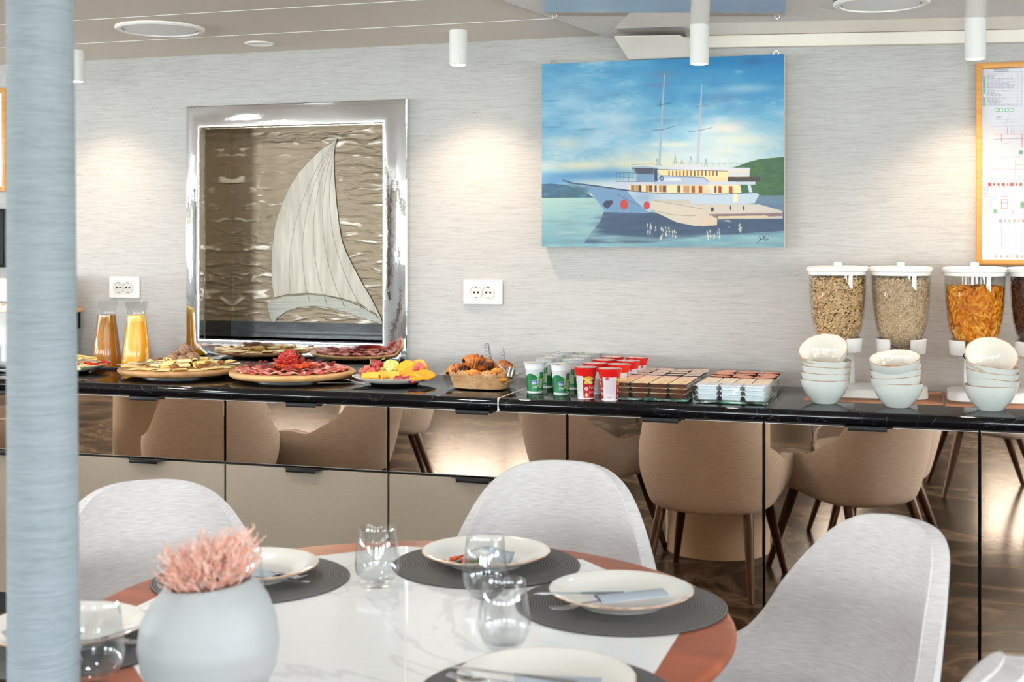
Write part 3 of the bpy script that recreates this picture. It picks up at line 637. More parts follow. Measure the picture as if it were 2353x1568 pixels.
# ------------------------------------------------------------------ pictures
def wallpic():
    tl, tr, bl, br = at_w(1245, 147, WN-.045), at_w(1802, 125, WN-.045), at_w(1245, 568, WN-.045), at_w(1800, 568, WN-.045)
    u0, u1, z0, z1 = tl.x, tr.x, bl.z, (tl.z+tr.z)/2
    W_, H_ = 560, 424; cv = Canvas(W_, H_, (120, 180, 215))
    def A(x, y): yt = 197-.0404*(x-130); return ((x-130)/1610*W_, (y-yt)/(1412-yt)*H_)
    def B(x, y): return A((1290+x/4.614-1200)*2.903, (340+y/4.614-80)*2.903)
    X, Y = cv.X/W_, cv.Y/H_
    top = np.array([60, 160, 215])/255; mid = np.array([160, 208, 232])/255; low = np.array([226, 226, 206])/255
    hz = .735
    g = np.clip(Y/hz, 0, 1)[..., None]
    tl_ = top*(1-.35*(1-X[..., None]))+.35*(1-X[..., None])*np.array([140, 200, 230])/255
    tr_ = np.array([4, 130, 200])/255; tt = tl_*(1-np.clip(X*1.3-.3, 0, 1)[..., None])+tr_*np.clip(X*1.3-.3, 0, 1)[..., None]
    cv.a = np.where(g < .6, tt*(1-g/.6)+mid*(g/.6), mid*(1-(g-.6)/.4)+low*((g-.6)/.4))
    r2 = np.random.RandomState(5)
    def cloud(fx, fy, seed):
        q = np.random.RandomState(seed).rand(fy+2, fx+2); gx, gy = cv.X/W_*fx, cv.Y/H_*fy; ix, iy = gx.astype(int), gy.astype(int); tx, ty = gx-ix, gy-iy; tx = tx*tx*(3-2*tx); ty = ty*ty*(3-2*ty)
        return (q[iy, ix]*(1-tx)+q[iy, ix+1]*tx)*(1-ty)+(q[iy+1, ix]*(1-tx)+q[iy+1, ix+1]*tx)*ty
    def brush():
        n_ = cloud(4, 6, 1)*.4+cloud(9, 14, 2)*.28+cloud(20, 34, 3)*.18+cloud(46, 110, 4)*.14
        wt = np.clip((n_-.47)*5, 0, 1)[..., None]*.62; dk = np.clip((.45-n_)*5, 0, 1)[..., None]*.38
        wc = np.array([206, 230, 242])/255; dc = np.array([52, 142, 196])/255; sky_ = (Y < hz*1.01)[..., None]
        cv.a = np.where(sky_, cv.a*(1-wt*(1-.75*(X[..., None] > .5)*(Y[..., None] < .22)))+wc*wt*(1-.75*(X[..., None] > .5)*(Y[..., None] < .22)), cv.a); cv.a = np.where(sky_, cv.a*(1-dk)+dc*dk, cv.a)
    brush()
    for k in range(300):      # soft sideways brush strokes of cloud
        x, y = r2.rand()*W_, (r2.rand()**.8)*hz*.86*H_; c = [(215, 232, 240), (120, 190, 225), (70, 160, 215), (190, 220, 236), (95, 150, 190)][r2.randint(5)]
        if y < .25*H_ and x > W_*.5: c = [(30, 140, 205), (20, 120, 195), (110, 180, 220)][r2.randint(3)]
        if y > .45*H_: c = [(236, 232, 214), (200, 224, 236), (244, 226, 190), (150, 200, 226)][r2.randint(4)]
        cv.blob(x, y, 10+r2.rand()*30, 4+r2.rand()*10, c, .20)
    for x, y, rx, ry, c, al in ((1380, 620, 130, 40, (250, 236, 220), .8), (1450, 700, 220, 40, (245, 236, 210), .6), (1500, 360, 180, 26, (190, 215, 232), .6), (960, 265, 80, 26, (110, 130, 160), .55), (940, 335, 70, 16, (120, 120, 150), .5), (1330, 420, 130, 32, (90, 140, 180), .5), (1540, 180, 60, 20, (30, 100, 160), .6), (640, 400, 70, 22, (100, 160, 195), .5), (300, 720, 130, 40, (225, 228, 214), .7), (400, 870, 200, 26, (240, 230, 190), .8), (850, 860, 220, 20, (240, 232, 190), .8), (620, 560, 90, 40, (190, 222, 240), .6), (330, 430, 120, 60, (180, 220, 238), .6), (190, 440, 50, 6, (80, 140, 180), .7), (440, 630, 70, 8, (90, 150, 185), .7), (200, 615, 70, 6, (80, 140, 180), .6), (960, 570, 100, 8, (110, 150, 170), .5), (1450, 250, 30, 12, (140, 195, 225), .8), (1200, 760, 100, 30, (190, 205, 220), .5), (1000, 730, 160, 20, (246, 240, 220), .7)):
        a_, b_ = A(x, y); cv.blob(a_, b_, rx/1610*W_, ry/1215*H_, c, al)
    for x, y, rx in ((300, 940, 260), (600, 930, 200), (200, 980, 160)): a_, b_ = A(x, y); cv.blob(a_, b_, rx/2.9, 12, (70, 140, 195), .8)
    pa = lambda pts, c, al=1.0, f=A: cv.poly([f(x, y) for x, y in pts], c, al)
    ln = lambda pts, wd, c, al=1.0, f=A: cv.line([f(x, y) for x, y in pts], wd, c, al)
    pa([(130, 992), (200, 990), (300, 1000), (420, 1040), (500, 1085), (130, 1086)], (42, 84, 128))
    for k in range(80): a_, b_ = A(140+r2.rand()*320, 1005+r2.rand()*75); cv.blob(a_, b_, 8, 4, [(60, 110, 140), (40, 100, 100), (80, 130, 170)][r2.randint(3)], .5)
    pa([(1400, 885), (1450, 872), (1500, 850), (1580, 828), (1680, 818), (1745, 812), (1745, 1075), (1400, 1075)], (52, 100, 62))
    for k in range(160): a_, b_ = A(1520+r2.rand()*215, 850+r2.rand()*210); cv.blob(a_, b_, 6, 3, [(36, 90, 50), (80, 120, 56), (60, 104, 84)][r2.randint(3)], .5)
    # water
    yw = 1086; m = np.clip((cv.Y-A(0, yw)[1]), 0, 1)[..., None]; t = np.clip((cv.Y-A(0, yw)[1])/(H_-A(0, yw)[1]), 0, 1)[..., None]
    wl = np.array([176, 212, 204])/255*(1-t)+np.array([104, 160, 184])/255*t; cv.a = cv.a*(1-m)+wl*m
    pa([(1500, 1068), (1745, 1066), (1745, 1240), (1500, 1240)], (104, 134, 160))
    pa([(560, 1178), (900, 1180), (1160, 1265), (1740, 1170), (1742, 1300), (1300, 1330), (900, 1380), (420, 1388), (470, 1320), (530, 1250)], (48, 74, 108))
    for k in range(500):
        x, y = r2.rand()*1610+130, 1100+r2.rand()**.7*310; a_, b_ = A(x, y)
        dark = 540 < x and y < 1330
        if y < 1190 and 480 < x < 1600: continue
        c = [(46, 72, 104), (60, 90, 120), (70, 96, 128)][r2.randint(3)] if dark else [(150, 196, 204), (112, 164, 186), (176, 208, 206), (124, 156, 160)][r2.randint(4)]
        cv.blob(a_, b_, 10+r2.rand()*30, 1.5+r2.rand()*3, c, .35)
    # hull
    BL = lambda pts, c, al=1.0: pa(pts, c, al, B)
    BL([(250, 378), (420, 400), (760, 452), (1000, 474), (1660, 484), (2070, 468), (2098, 490), (2050, 580), (1400, 600), (980, 660), (940, 682), (490, 672), (420, 580), (320, 450)], (196, 214, 232))
    BL([(250, 378), (420, 400), (720, 446), (820, 560), (960, 680), (490, 672), (420, 580), (320, 450)], (118, 160, 200))
    for x, y in ((520, 500), (700, 600), (600, 640), (820, 640), (900, 520)): a_, b_ = B(x, y); cv.blob(a_, b_, 26, 12, (112, 152, 194), .5)
    BL([(590, 350), (1040, 350), (1085, 285), (1530, 305), (1580, 352), (2060, 352), (2060, 384), (1900, 384), (1660, 484), (1340, 476), (1000, 470), (700, 440), (590, 410)], (206, 214, 232))
    BL([(730, 384), (1300, 384), (1350, 476), (1000, 470), (760, 448)], (250, 228, 178)); BL([(1310, 390), (1545, 390), (1590, 478), (1370, 478)], (246, 214, 160)); BL([(1560, 388), (1905, 388), (1920, 470), (1630, 478)], (252, 230, 180))
    BL([(1905, 384), (1975, 384), (1995, 452), (1915, 446)], (44, 100, 84)); BL([(1980, 384), (2010, 384), (2030, 462), (1996, 466)], (214, 222, 236))
    for x0, x1, c in ((768, 806, (170, 120, 80)), (812, 850, (200, 160, 110)), (850, 880, (80, 60, 60)), (925, 955, (190, 140, 90)), (960, 995, (130, 70, 50)), (1018, 1042, (70, 70, 90)), (1065, 1100, (190, 140, 110)), (1104, 1142, (110, 60, 50)), (1258, 1290, (110, 70, 70)), (1320, 1384, (200, 150, 110)), (1405, 1440, (160, 80, 50)), (1480, 1516, (160, 70, 44)), (1640, 1664, (130, 70, 60)), (1684, 1716, (170, 70, 40)), (1790, 1826, (170, 80, 50))):
        BL([(x0, 390+(x0-768)*.01), (x1, 390+(x0-768)*.01), (x1, 458+(x0-768)*.016), (x0, 456+(x0-768)*.016)], c)
    BL([(1836, 470), (1882, 470), (1882, 570), (1836, 570)], (252, 240, 196))
    BL([(1050, 225), (1200, 225), (2000, 235), (2000, 300), (1780, 350), (1580, 350), (1530, 305), (1085, 285)], (248, 226, 170))
    BL([(1780, 300), (2100, 300), (2110, 350), (1780, 350)], (58, 48, 52)); BL([(1540, 305), (1780, 305), (1780, 350), (1585, 350)], (250, 214, 170))
    for k in range(6): BL([(1785+k*36, 250), (1814+k*36, 250), (1820+k*36, 296), (1791+k*36, 296)], (206, 216, 234))
    for k in range(14): x = 1165+k*38; BL([(x, 238), (x+14, 238), (x+14, 292), (x, 292)], [(150, 90, 60), (110, 80, 70), (190, 110, 60)][k % 3])
    BL([(1195, 180), (1510, 182), (1550, 202), (2008, 206), (2004, 240), (1780, 238), (1170, 224)], (214, 218, 234)); BL([(780, 196), (900, 184), (1060, 205), (1050, 220), (780, 212)], (160, 184, 208))
    BL([(795, 206), (1010, 210), (1010, 268), (830, 266)], (74, 76, 100)); BL([(1010, 215), (1048, 215), (1048, 345), (1014, 345)], (60, 70, 100)); BL([(830, 270), (1010, 270), (1010, 348), (820, 348)], (120, 160, 196))
    BL([(1035, 350), (1090, 285), (1540, 302), (1580, 352), (1580, 384), (1000, 384)], (184, 200, 226))
    a_, b_ = B(1095, 318); cv.disc(a_, b_, 4.4, 5.4, (30, 84, 130)); cv.disc(a_, b_, 2.2, 3.2, (200, 214, 230))
    a_, b_ = B(1122, 344); cv.text('CASANOVA', a_, b_, 6.2, (250, 250, 246), 1.1, .55)
    # bow spar, deck edge, rails, masts, rigging
    ln([(30, 338), (150, 372), (260, 382), (420, 402), (760, 448)], 2.6, (40, 52, 84), 1, B); ln([(30, 338), (180, 420), (290, 462), (340, 400)], 1, (60, 90, 130), .8, B)
    for k in range(9): ln([(80+k*26, 352+k*3), (150+k*20, 400+k*7)], .7, (60, 90, 130), .7, B); ln([(90+k*24, 372+k*6), (150+k*22, 372+k*4)], .7, (60, 90, 130), .6, B)
    ln([(760, 450), (1000, 472), (1340, 478), (1660, 486), (2070, 468)], 1.3, (60, 70, 100), 1, B); ln([(600, 350), (1035, 352), (1085, 288), (1530, 306), (1582, 352)], 1.2, (60, 84, 120), 1, B)
    ln([(780, 214), (1050, 222), (1780, 242)], 1.1, (60, 70, 100), 1, B); ln([(780, 214), (822, 264), (1060, 276)], 1.4, (60, 80, 110), 1, B)
    ln([(610, 345), (612, 262), (740, 256), (820, 262)], 1, (50, 100, 140), .9, B); ln([(612, 300), (820, 310)], .8, (50, 100, 140), .9, B)
    for x in (650, 690, 745, 790): ln([(x, 260), (x, 345)], .8, (50, 100, 140), .9, B)
    ln([(770, 190), (780, 172), (1000, 166), (1100, 184)], .8, (50, 90, 130), .9, B); ln([(1200, 150), (1960, 164)], .7, (160, 150, 140), .8, B)
    for x in range(1210, 1960, 60): ln([(x, 150), (x, 190)], .7, (150, 150, 150), .7, B)
    for x, y0, y1 in ((1045, 110, 180), (1235, 80, 165), (1305, 125, 165), (1397, 88, 150), (1552, 108, 190)): ln([(x, y0), (x-12, y1)], .8, (60, 80, 110), .8, B); ln([(x, y0), (x+12, y1)], .8, (60, 80, 110), .8, B)
    pa([(966, 262), (972, 262), (960, 500), (942, 868), (926, 868), (946, 500)], (168, 190, 214)); pa([(1210, 330), (1215, 330), (1208, 600), (1194, 862), (1176, 862), (1190, 600)], (186, 196, 214))
    ln([(920, 474), (1005, 456)], .9, (50, 74, 100)); ln([(880, 638), (960, 632), (1036, 608)], .9, (50, 74, 100)); ln([(1172, 482), (1250, 470)], .9, (70, 90, 110)); ln([(1122, 646), (1196, 638), (1282, 618)], .9, (70, 90, 110)); ln([(941, 446), (941, 492)], .8, (50, 74, 100))
    # fenders, anchor pocket, quay
    for x, y, r in ((694, 592, 40), (935, 602, 33)): a_, b_ = B(x, y); cv.disc(a_, b_, r/4.4, r/3.6, (206, 62, 62)); ln([(x, y-110), (x, y-45)], .7, (60, 70, 90), .8, B)
    BL([(462, 590), (495, 552), (570, 550), (572, 580), (520, 638), (480, 620)], (48, 56, 84)); ln([(600, 475), (870, 610)], .9, (50, 60, 90), .8, B)
    BL([(985, 540), (1390, 540), (1400, 590), (2090, 588), (2335, 660), (2335, 740), (1680, 742), (1400, 640)], (206, 200, 190)); BL([(1530, 600), (2090, 594), (2330, 662), (1560, 700)], (214, 206, 196))
    BL([(1580, 692), (2335, 680), (2335, 712), (1680, 742)], (140, 116, 124)); BL([(1680, 716), (2160, 706), (2240, 730), (1680, 744)], (226, 208, 172))
    BL([(982, 545), (1525, 612), (1530, 810), (1450, 820), (1250, 780), (980, 650)], (222, 210, 192)); BL([(1525, 612), (1560, 700), (1670, 740), (1668, 810), (1500, 822), (1500, 620)], (226, 206, 184)); ln([(985, 545), (1525, 640)], 1.4, (120, 130, 140), .7, B)
    ln([(985, 650), (1200, 700), (1400, 712), (1455, 705)], .8, (80, 80, 90), .8, B)
    for x, y in ((1620, 645), (1808, 628), (1940, 630)): a_, b_ = B(x, y); cv.disc(a_, b_, 3.5 if x < 1700 else 1.6, 5, (60, 54, 54))
    for x, y, wd, hh in ((975, 840, 4, 90), (945, 850, 3, 60), (1030, 855, 3, 40), (1100, 900, 6, 80), (1140, 870, 5, 60), (1170, 880, 4, 50), (1215, 890, 4, 60), (1240, 910, 3, 50), (1575, 915, 4, 60), (1600, 900, 3, 50), (1640, 920, 3, 40), (1690, 895, 4, 60), (1895, 830, 5, 60), (1915, 860, 3, 30), (1770, 765, 14, 10), (1790, 828, 6, 6)):
        for k in range(6): a_, b_ = B(x+r2.randn()*wd*1.6, y+(r2.rand()-.5)*hh*1.6); cv.blob(a_, b_, wd/3.4, hh/22, (252, 244, 206) if k % 2 else (246, 232, 220), .9)
    ln([(2075, 998), (2110, 960), (2100, 935), (2120, 960), (2150, 950), (2135, 925), (2165, 938)], 1.1, (30, 34, 44), 1, B); ln([(2155, 965), (2170, 955), (2160, 968), (2175, 965), (2180, 955), (2198, 958)], 1, (30, 34, 44), 1, B)
    t = thing('ship_painting', 'blue painting of a white two-masted cruise ship at a quay, hung on the wall', 'painting', (u0, WN, z0))
    o = painted('canvas_picture', cv, lambda a, b: (a*(u1-u0), -.0455, (1-b)*(z1-z0)), 'attr', t)
    bm = nb(); add_box(bm, ((u1-u0)/2, -.0245, (z1-z0)/2), (u1-u0, .041, z1-z0), .003); obj('canvas_stretcher', bm, 'canvas', t)
    for q in (.04, .965):
        bm = nb(); add_lathe(bm, [(.009+.002*math.cos(k*PI/3), .002*math.sin(k*PI/3)) for k in range(6)], 16, closed=True, mtx=Matrix.Translation((q*(u1-u0), -.012, z1-z0+.008)) @ Matrix.Rotation(PI/2, 4, 'X'))
        obj('hanging_ring', bm, 'cutlery', t)
wallpic()
def plan():
    tl, bl = at_w(2243, 143, WN-.02), at_w(2243, 612, WN-.02); u0 = tl.x; u1 = u0+.62; z1 = tl.z-.004; z0 = bl.z+.004; fw = .019
    W_, H_ = 420, 470; cv = Canvas(W_, H_, (204, 203, 214)); k = W_/(.62-2*fw)
    # crop of the plan (421 wide for 153 px) -> paper
    ph = z1-z0-2*fw
    def A(x, y):
        q = at_w(2200+x*.3634, 80+y*.3634, WN-.02); return ((q.x-u0-fw)*k, (z1-fw-q.z)/ph*H_)
    ln = lambda pts, wd, c, al=1.0: cv.line([A(*p) for p in pts], wd, c, al)
    r2 = np.random.RandomState(2); ink = (70, 66, 84)
    def rect(x0, y0, x1, y1, c, fill=None, wd=.8):
        if fill: cv.poly([A(x0, y0), A(x1, y0), A(x1, y1), A(x0, y1)], fill)
        if c: ln([(x0, y0), (x1, y0), (x1, y1), (x0, y1), (x0, y0)], wd, c)
    rect(164, 214, 410, 446, (120, 116, 130)); ln([(164, 236), (410, 232)], .8, (120, 116, 130)); ln([(384, 234), (384, 446)], .8, (150, 140, 150))
    for i in range(21):
        y = 248+i*9.6; x = 190
        if i % 2: ln([(184, y+4), (410, y+3)], .6, (130, 124, 140), .7)
        end = 230+r2.rand()*150
        while x < end:
            l = 6+r2.rand()*20; ln([(x+q_, y+(r2.rand()-.5)*3) for q_ in np.arange(0, l, 2)], .8, ink, .85); x += l+5
    for y in (220, 230): ln([(232+q_, y+(r2.rand()-.5)*3) for q_ in range(0, 96, 2)], .9, ink)
    for i in range(10): rect(166, 262+i*19, 180, 280+i*19, None, [(70, 150, 80), (90, 160, 90), (60, 140, 80), (120, 120, 80)][i % 4] if i != 6 else (220, 230, 225))
    for x in (238, 266, 302, 332): rect(x, 464, x+22, 486, (60, 110, 70), (84, 160, 96)); cv.disc(*A(x+11, 475), 3, 3, (220, 235, 222))
    for x, y in ((392, 732), (232, 1106), (402, 1056), (402, 1076)): rect(x, y, x+20, y+20, (60, 110, 70), (96, 160, 96))
    for y0, xs in ((936, (196, 224, 252, 282, 310, 336, 364, 392)), (1166, (266, 294, 322, 352, 380, 408)), (1392, (234, 270, 308, 338, 368, 400))):
        for i, x in enumerate(xs): rect(x, y0, x+20, y0+20, (120, 110, 110), [(236, 232, 232), (200, 50, 46), (236, 236, 240), (150, 190, 150), (210, 120, 110)][(i+y0) % 5], .7); cv.disc(*A(x+10, y0+10), 2, 3, (120, 40, 36))
    for x, y in ((172, 966), (172, 1004)): rect(x, y, x+22, y+18, (120, 120, 130), (210, 220, 236), .7)
    gy = (138, 132, 146); rd = (206, 78, 80)
    ln([(210, 560), (410, 545)], .7, gy); ln([(205, 606), (420, 606)], .7, gy); ln([(240, 536), (420, 532)], .7, gy); ln([(232, 660), (420, 655)], .9, (120, 110, 120)); ln([(215, 578), (420, 572)], .7, gy)
    ln([(232, 628), (410, 628), (410, 710)], 1.2, rd); ln([(280, 676), (280, 628)], 1.1, rd); ln([(318, 580), (318, 626)], 1.1, rd); ln([(344, 584), (344, 626)], 1, rd); ln([(358, 584), (358, 626)], 1, rd)
    cv.disc(*A(264, 520), 7, 3, (150, 146, 160)); ln([(335, 490), (306, 566)], .7, gy); ln([(280, 690), (350, 676)], .7, gy)
    ln([(230, 790), (300, 775), (410, 766)], .6, gy); ln([(190, 848), (420, 850)], .6, gy); ln([(210, 905), (420, 925)], .6, gy); ln([(368, 790), (368, 905)], .6, gy); ln([(368, 824), (420, 820)], .6, gy)
    ln([(280, 1022), (325, 1022)], 1.1, rd); ln([(280, 1042), (320, 1042), (320, 1098), (280, 1098), (280, 1042)], 1.1, rd); ln([(280, 1064), (320, 1060)], 1, rd); ln([(344, 1130), (344, 1114), (356, 1114), (356, 1130)], 1, rd); ln([(206, 1010), (215, 1140), (420, 1135)], .6, gy)
    ln([(280, 1210), (280, 1355)], 1.3, rd); ln([(410, 1200), (410, 1364)], 1.3, rd); ln([(280, 1276), (300, 1276), (286, 1292)], 1, rd); ln([(280, 1326), (410, 1328)], .9, rd, .7); ln([(218, 1215), (340, 1240), (420, 1190)], .7, gy); ln([(215, 1340), (340, 1360)], .6, gy); ln([(340, 1210), (340, 1240)], .7, gy); ln([(290, 1256), (340, 1262)], .9, (140, 130, 140)); ln([(370, 1205), (370, 1240)], .7, gy)
    for x in (250, 285, 318, 330): ln([(x, 1385), (x+30, 1328)], .5, gy, .7)
    t = thing('safety_plan', 'orange wooden framed evacuation plan above the right cereal dispensers', 'framed plan', (u0, WN, z0))
    painted('plan_sheet', cv, lambda a, b: (fw+a*(.62-2*fw), -.012, fw+(1-b)*ph), 'attrg', t)
    bm = nb(); w2, h2 = .62, z1-z0
    for c, s in (((fw/2, 0, h2/2), (fw, .022, h2)), ((w2-fw/2, 0, h2/2), (fw, .022, h2)), ((w2/2, 0, fw/2), (w2-2*fw, .022, fw)), ((w2/2, 0, h2-fw/2), (w2-2*fw, .022, fw))): add_box(bm, (c[0], -.013, c[2]), s, .003)
    obj('frame', bm, 'orangewood', t)
    bm = nb(); add_tube(bm, [(.17, -.008, h2), (.18, -.008, h2+.014), (.19, -.008, h2+.018), (.20, -.008, h2+.014), (.21, -.008, h2)], .0015, 6); obj('hanging_ring', bm, 'cutlery', t)
plan()
# left of the column: frame, screen, coffee machine
ll = at_w(-150, 205, WN-.02); lr = at_w(13, 440, WN-.02)
t = thing('framed_notice', 'orange wooden framed notice mostly hidden behind the pale column', 'framed notice', (ll.x, WN, lr.z)); w2, h2 = lr.x-ll.x, at_w(13, 202, WN-.02).z-lr.z
bm = nb()
for c, s in (((.01, 0, h2/2), (.02, .022, h2)), ((w2-.01, 0, h2/2), (.02, .022, h2)), ((w2/2, 0, .01), (w2-.04, .022, .02)), ((w2/2, 0, h2-.01), (w2-.04, .022, .02))): add_box(bm, (c[0], -.013, c[2]), s, .003)
obj('frame', bm, 'orangewood', t); bm = nb(); add_box(bm, (w2/2, -.006, h2/2), (w2-.03, .008, h2-.03)); obj('sheet', bm, 'attr' if 0 else 'white', t, smooth=0)
ll = at_w(-230, 482, WN-.06); lr = at_w(12, 615, WN-.06)
t = thing('wall_screen', 'black flat screen on the wall left of the pale column', 'screen', (ll.x, WN, lr.z)); w2, h2 = lr.x-ll.x, ll.z-lr.z
bm = nb(); add_box(bm, (w2/2, -.03, h2/2), (w2, .045, h2), .004); obj('casing', bm, 'black', t); bm = nb(); add_box(bm, (w2/2, -.054, h2/2), (w2-.03, .003, h2-.03)); obj('display', bm, 'screen', t, smooth=0)
for x, y, nm in ((-1.3, 1.75, 'over the vase side of the laid table'), (-.35, 1.75, 'over the right side of the laid table'), (-3.9, 2.0, 'over the second table'), (-1.0, -1.6, 'over the rear table'), (-3.6, 3.25, 'over the aisle before the far left cabinets'), (-2.0, 3.25, 'over the aisle before the steel niche'), (-.5, 3.25, 'over the aisle before the ship painting'), (1.0, 3.25, 'over the aisle before the cereal dispensers'), (.7, .5, 'beside the camera, on its right'), (-5.6, 1.2, 'over the far side of the room')):  # fill lights added in downlight form to brighten the tables and buffet wall
    t = thing('recessed_downlight', 'added round ceiling fill light '+nm, 'downlight', (x, y, ZC), 0, 'added ceiling fill lights')
    bm = nb(); add_lathe(bm, [(.11, 0), (.11, -.004), (.10, -.007), (.085, -.004), (.08, 0)], 40); obj('rim', bm, 'white', t)
    l = bpy.data.lights.new('added_fill_light', 'AREA'); l.shape = 'DISK'; l.size = .15; l.energy = 7.8; l.color = (.97, .98, 1); o = bpy.data.objects.new('added_fill_light', l); COL.objects.link(o); o.location = (x, y, ZC-.01)
# ------------------------------------------------------------------ drinks machine behind the column
c = at_z(60, 880, TOP); mw = 4.50
xl, xr = u_of(-120, mw), u_of(100, mw); zt = at_w(0, 640, mw).z
t = thing('coffee_machine', 'white and chrome coffee machine on the worktop, mostly hidden behind the pale column', 'coffee machine', ((xl+xr)/2, mw, TOP)); wd = xr-xl; h = zt-TOP
bm = nb(); add_box(bm, (0, .05, h-.045), (wd, .30, .09), .01); add_box(bm, (0, .13, h/2), (wd*.98, .14, h-.02), .006); obj('body', bm, 'white', t)
bm = nb(); add_box(bm, (0, -.09, h-.115), (wd*.9, .05, .035), .006); obj('light_strip', bm, 'lid_cream', t)['label'] = 'pale lit strip above the spouts'
bm = nb(); add_box(bm, (0, 0, .012), (wd, .34, .024), .004); obj('drip_tray', bm, 'blackgloss', t)
for q in (-.36, -.12, .12, .36):
    bm = nb(); add_tube(bm, [(q*wd, -.08, h-.13), (q*wd, -.085, h-.2)], .016, 12); add_tube(bm, [(q*wd, -.085, h-.2), (q*wd, -.085, h-.225)], .006, 8); obj('spout', bm, 'cutlery', t)
    bm = nb(); add_lathe(bm, [(.02, 0), (.034, .0), (.036, .08), (.034, .08), (.032, .004), (0, .004)], 20); g = obj('water_glass', bm, 'glass', None, loc=((xl+xr)/2+q*wd, mw-.085, TOP+.0245)); tag(g, 'clear glass under the %s spout of the coffee machine' % ORD[int(q*4+2)], 'glass', 'glasses under the machine')
s1 = at_w(194, 712, 4.80); s1.y = 4.68; s0 = at_w(120, 712, 4.68)
bm = nb(); add_box(bm, ((s0.x+s1.x)/2, 4.73, s1.z), (s1.x-s0.x, .14, .018), .004); t = thing('cup_shelf', 'small light wooden wall shelf showing past the right side of the column', 'shelf', (s0.x, WN, s1.z)); P0(obj('board', bm, 'board2', smooth=20), t)
bm = nb(); add_box(bm, (s1.x-.03, 4.77, s1.z-.045), (.012, .07, .072)); add_box(bm, (s1.x-.03, 4.735, s1.z-.017), (.012, .12, .014)); P0(obj('bracket', bm, 'black', smooth=0), t)
# ------------------------------------------------------------------ column
cb = at_z(96, 1000, EYE-.28); Zc = 1.9; X = (92-CX)/F*Zc; X2 = (101-CX)/F*Zc
cw = lambda X_: Vector((C_*X_-S_*Zc, S_*X_+C_*Zc, 0))
zt_, zb_ = EYE+553/F*Zc, EYE-1015/F*Zc; r1, r2_ = 148/2/F*Zc, 160/2/F*Zc
bm = nb(); sl = (X2-X)/(zb_-zt_)
ctr = lambda z: cw(X+(z-zt_)*sl)
rows = []
for z in (0, .6, 1.2, 1.8, ZC-.001):
    c = ctr(z); r = r1+(z-zt_)*(r2_-r1)/(zb_-zt_); rows.append([bm.verts.new((c.x+r*math.cos(2*PI*i/64), c.y+r*math.sin(2*PI*i/64), z)) for i in range(64)])
for a, b in zip(rows, rows[1:]):
    for i in range(64): bm.faces.new((a[i], a[(i+1) % 64], b[(i+1) % 64], b[i]))
bm.faces.new(rows[0][::-1]); bm.faces.new(rows[-1])
tag(obj('column', bm, 'column', smooth=40), 'slim round column covered in pale blue-grey wallpaper, at the left', 'column')
# ------------------------------------------------------------------ chairs
def sm(a, b, x): t = max(0, min(1, (x-a)/(b-a))); return t*t*(3-2*t)
def shell_pt(s, v, inner=0):
    a = abs(s); sg = 1 if s >= 0 else -1
    if a < .42: zt = .605+.27*(1-(a/.42)**2.7)**(1/2.0)
    elif a < .62: zt = .605-.065*sm(.42, .62, a)
    elif a < .86: zt = .54+.012*math.sin((a-.62)/.24*PI)
    else: q = (a-.86)/.14; zt = .54-.10*(1-math.sqrt(max(0, 1-q*q)))-.02*q
    zb = .365+.045*sm(.3, 1, a)
    if v < 0: z = zb-.012*(-v)**.5*1.0
    else: z = zb+(zt-zb)*v
    if a <= .6: ph = a/.6*PI/2; x = .272*math.sin(ph)**.92; y = -.045-.225*math.cos(ph)**.95
    else: x = .272-.012*sm(.8, 1, a); y = -.045+(a-.6)/.4*.275
    k = 1-.13*(1-sm(.36, .50, z)); nar = 1-.20*sm(.52, .86, z)*(1-sm(.45, .7, a)); lean = -.085*sm(.45, .87, z)*(1-sm(.4, .62, a))
    if v < 0: k *= 1+v*.42
    x *= k*nar; y = (y+.02)*k-.02+lean
    return Vector((sg*x, y, z))
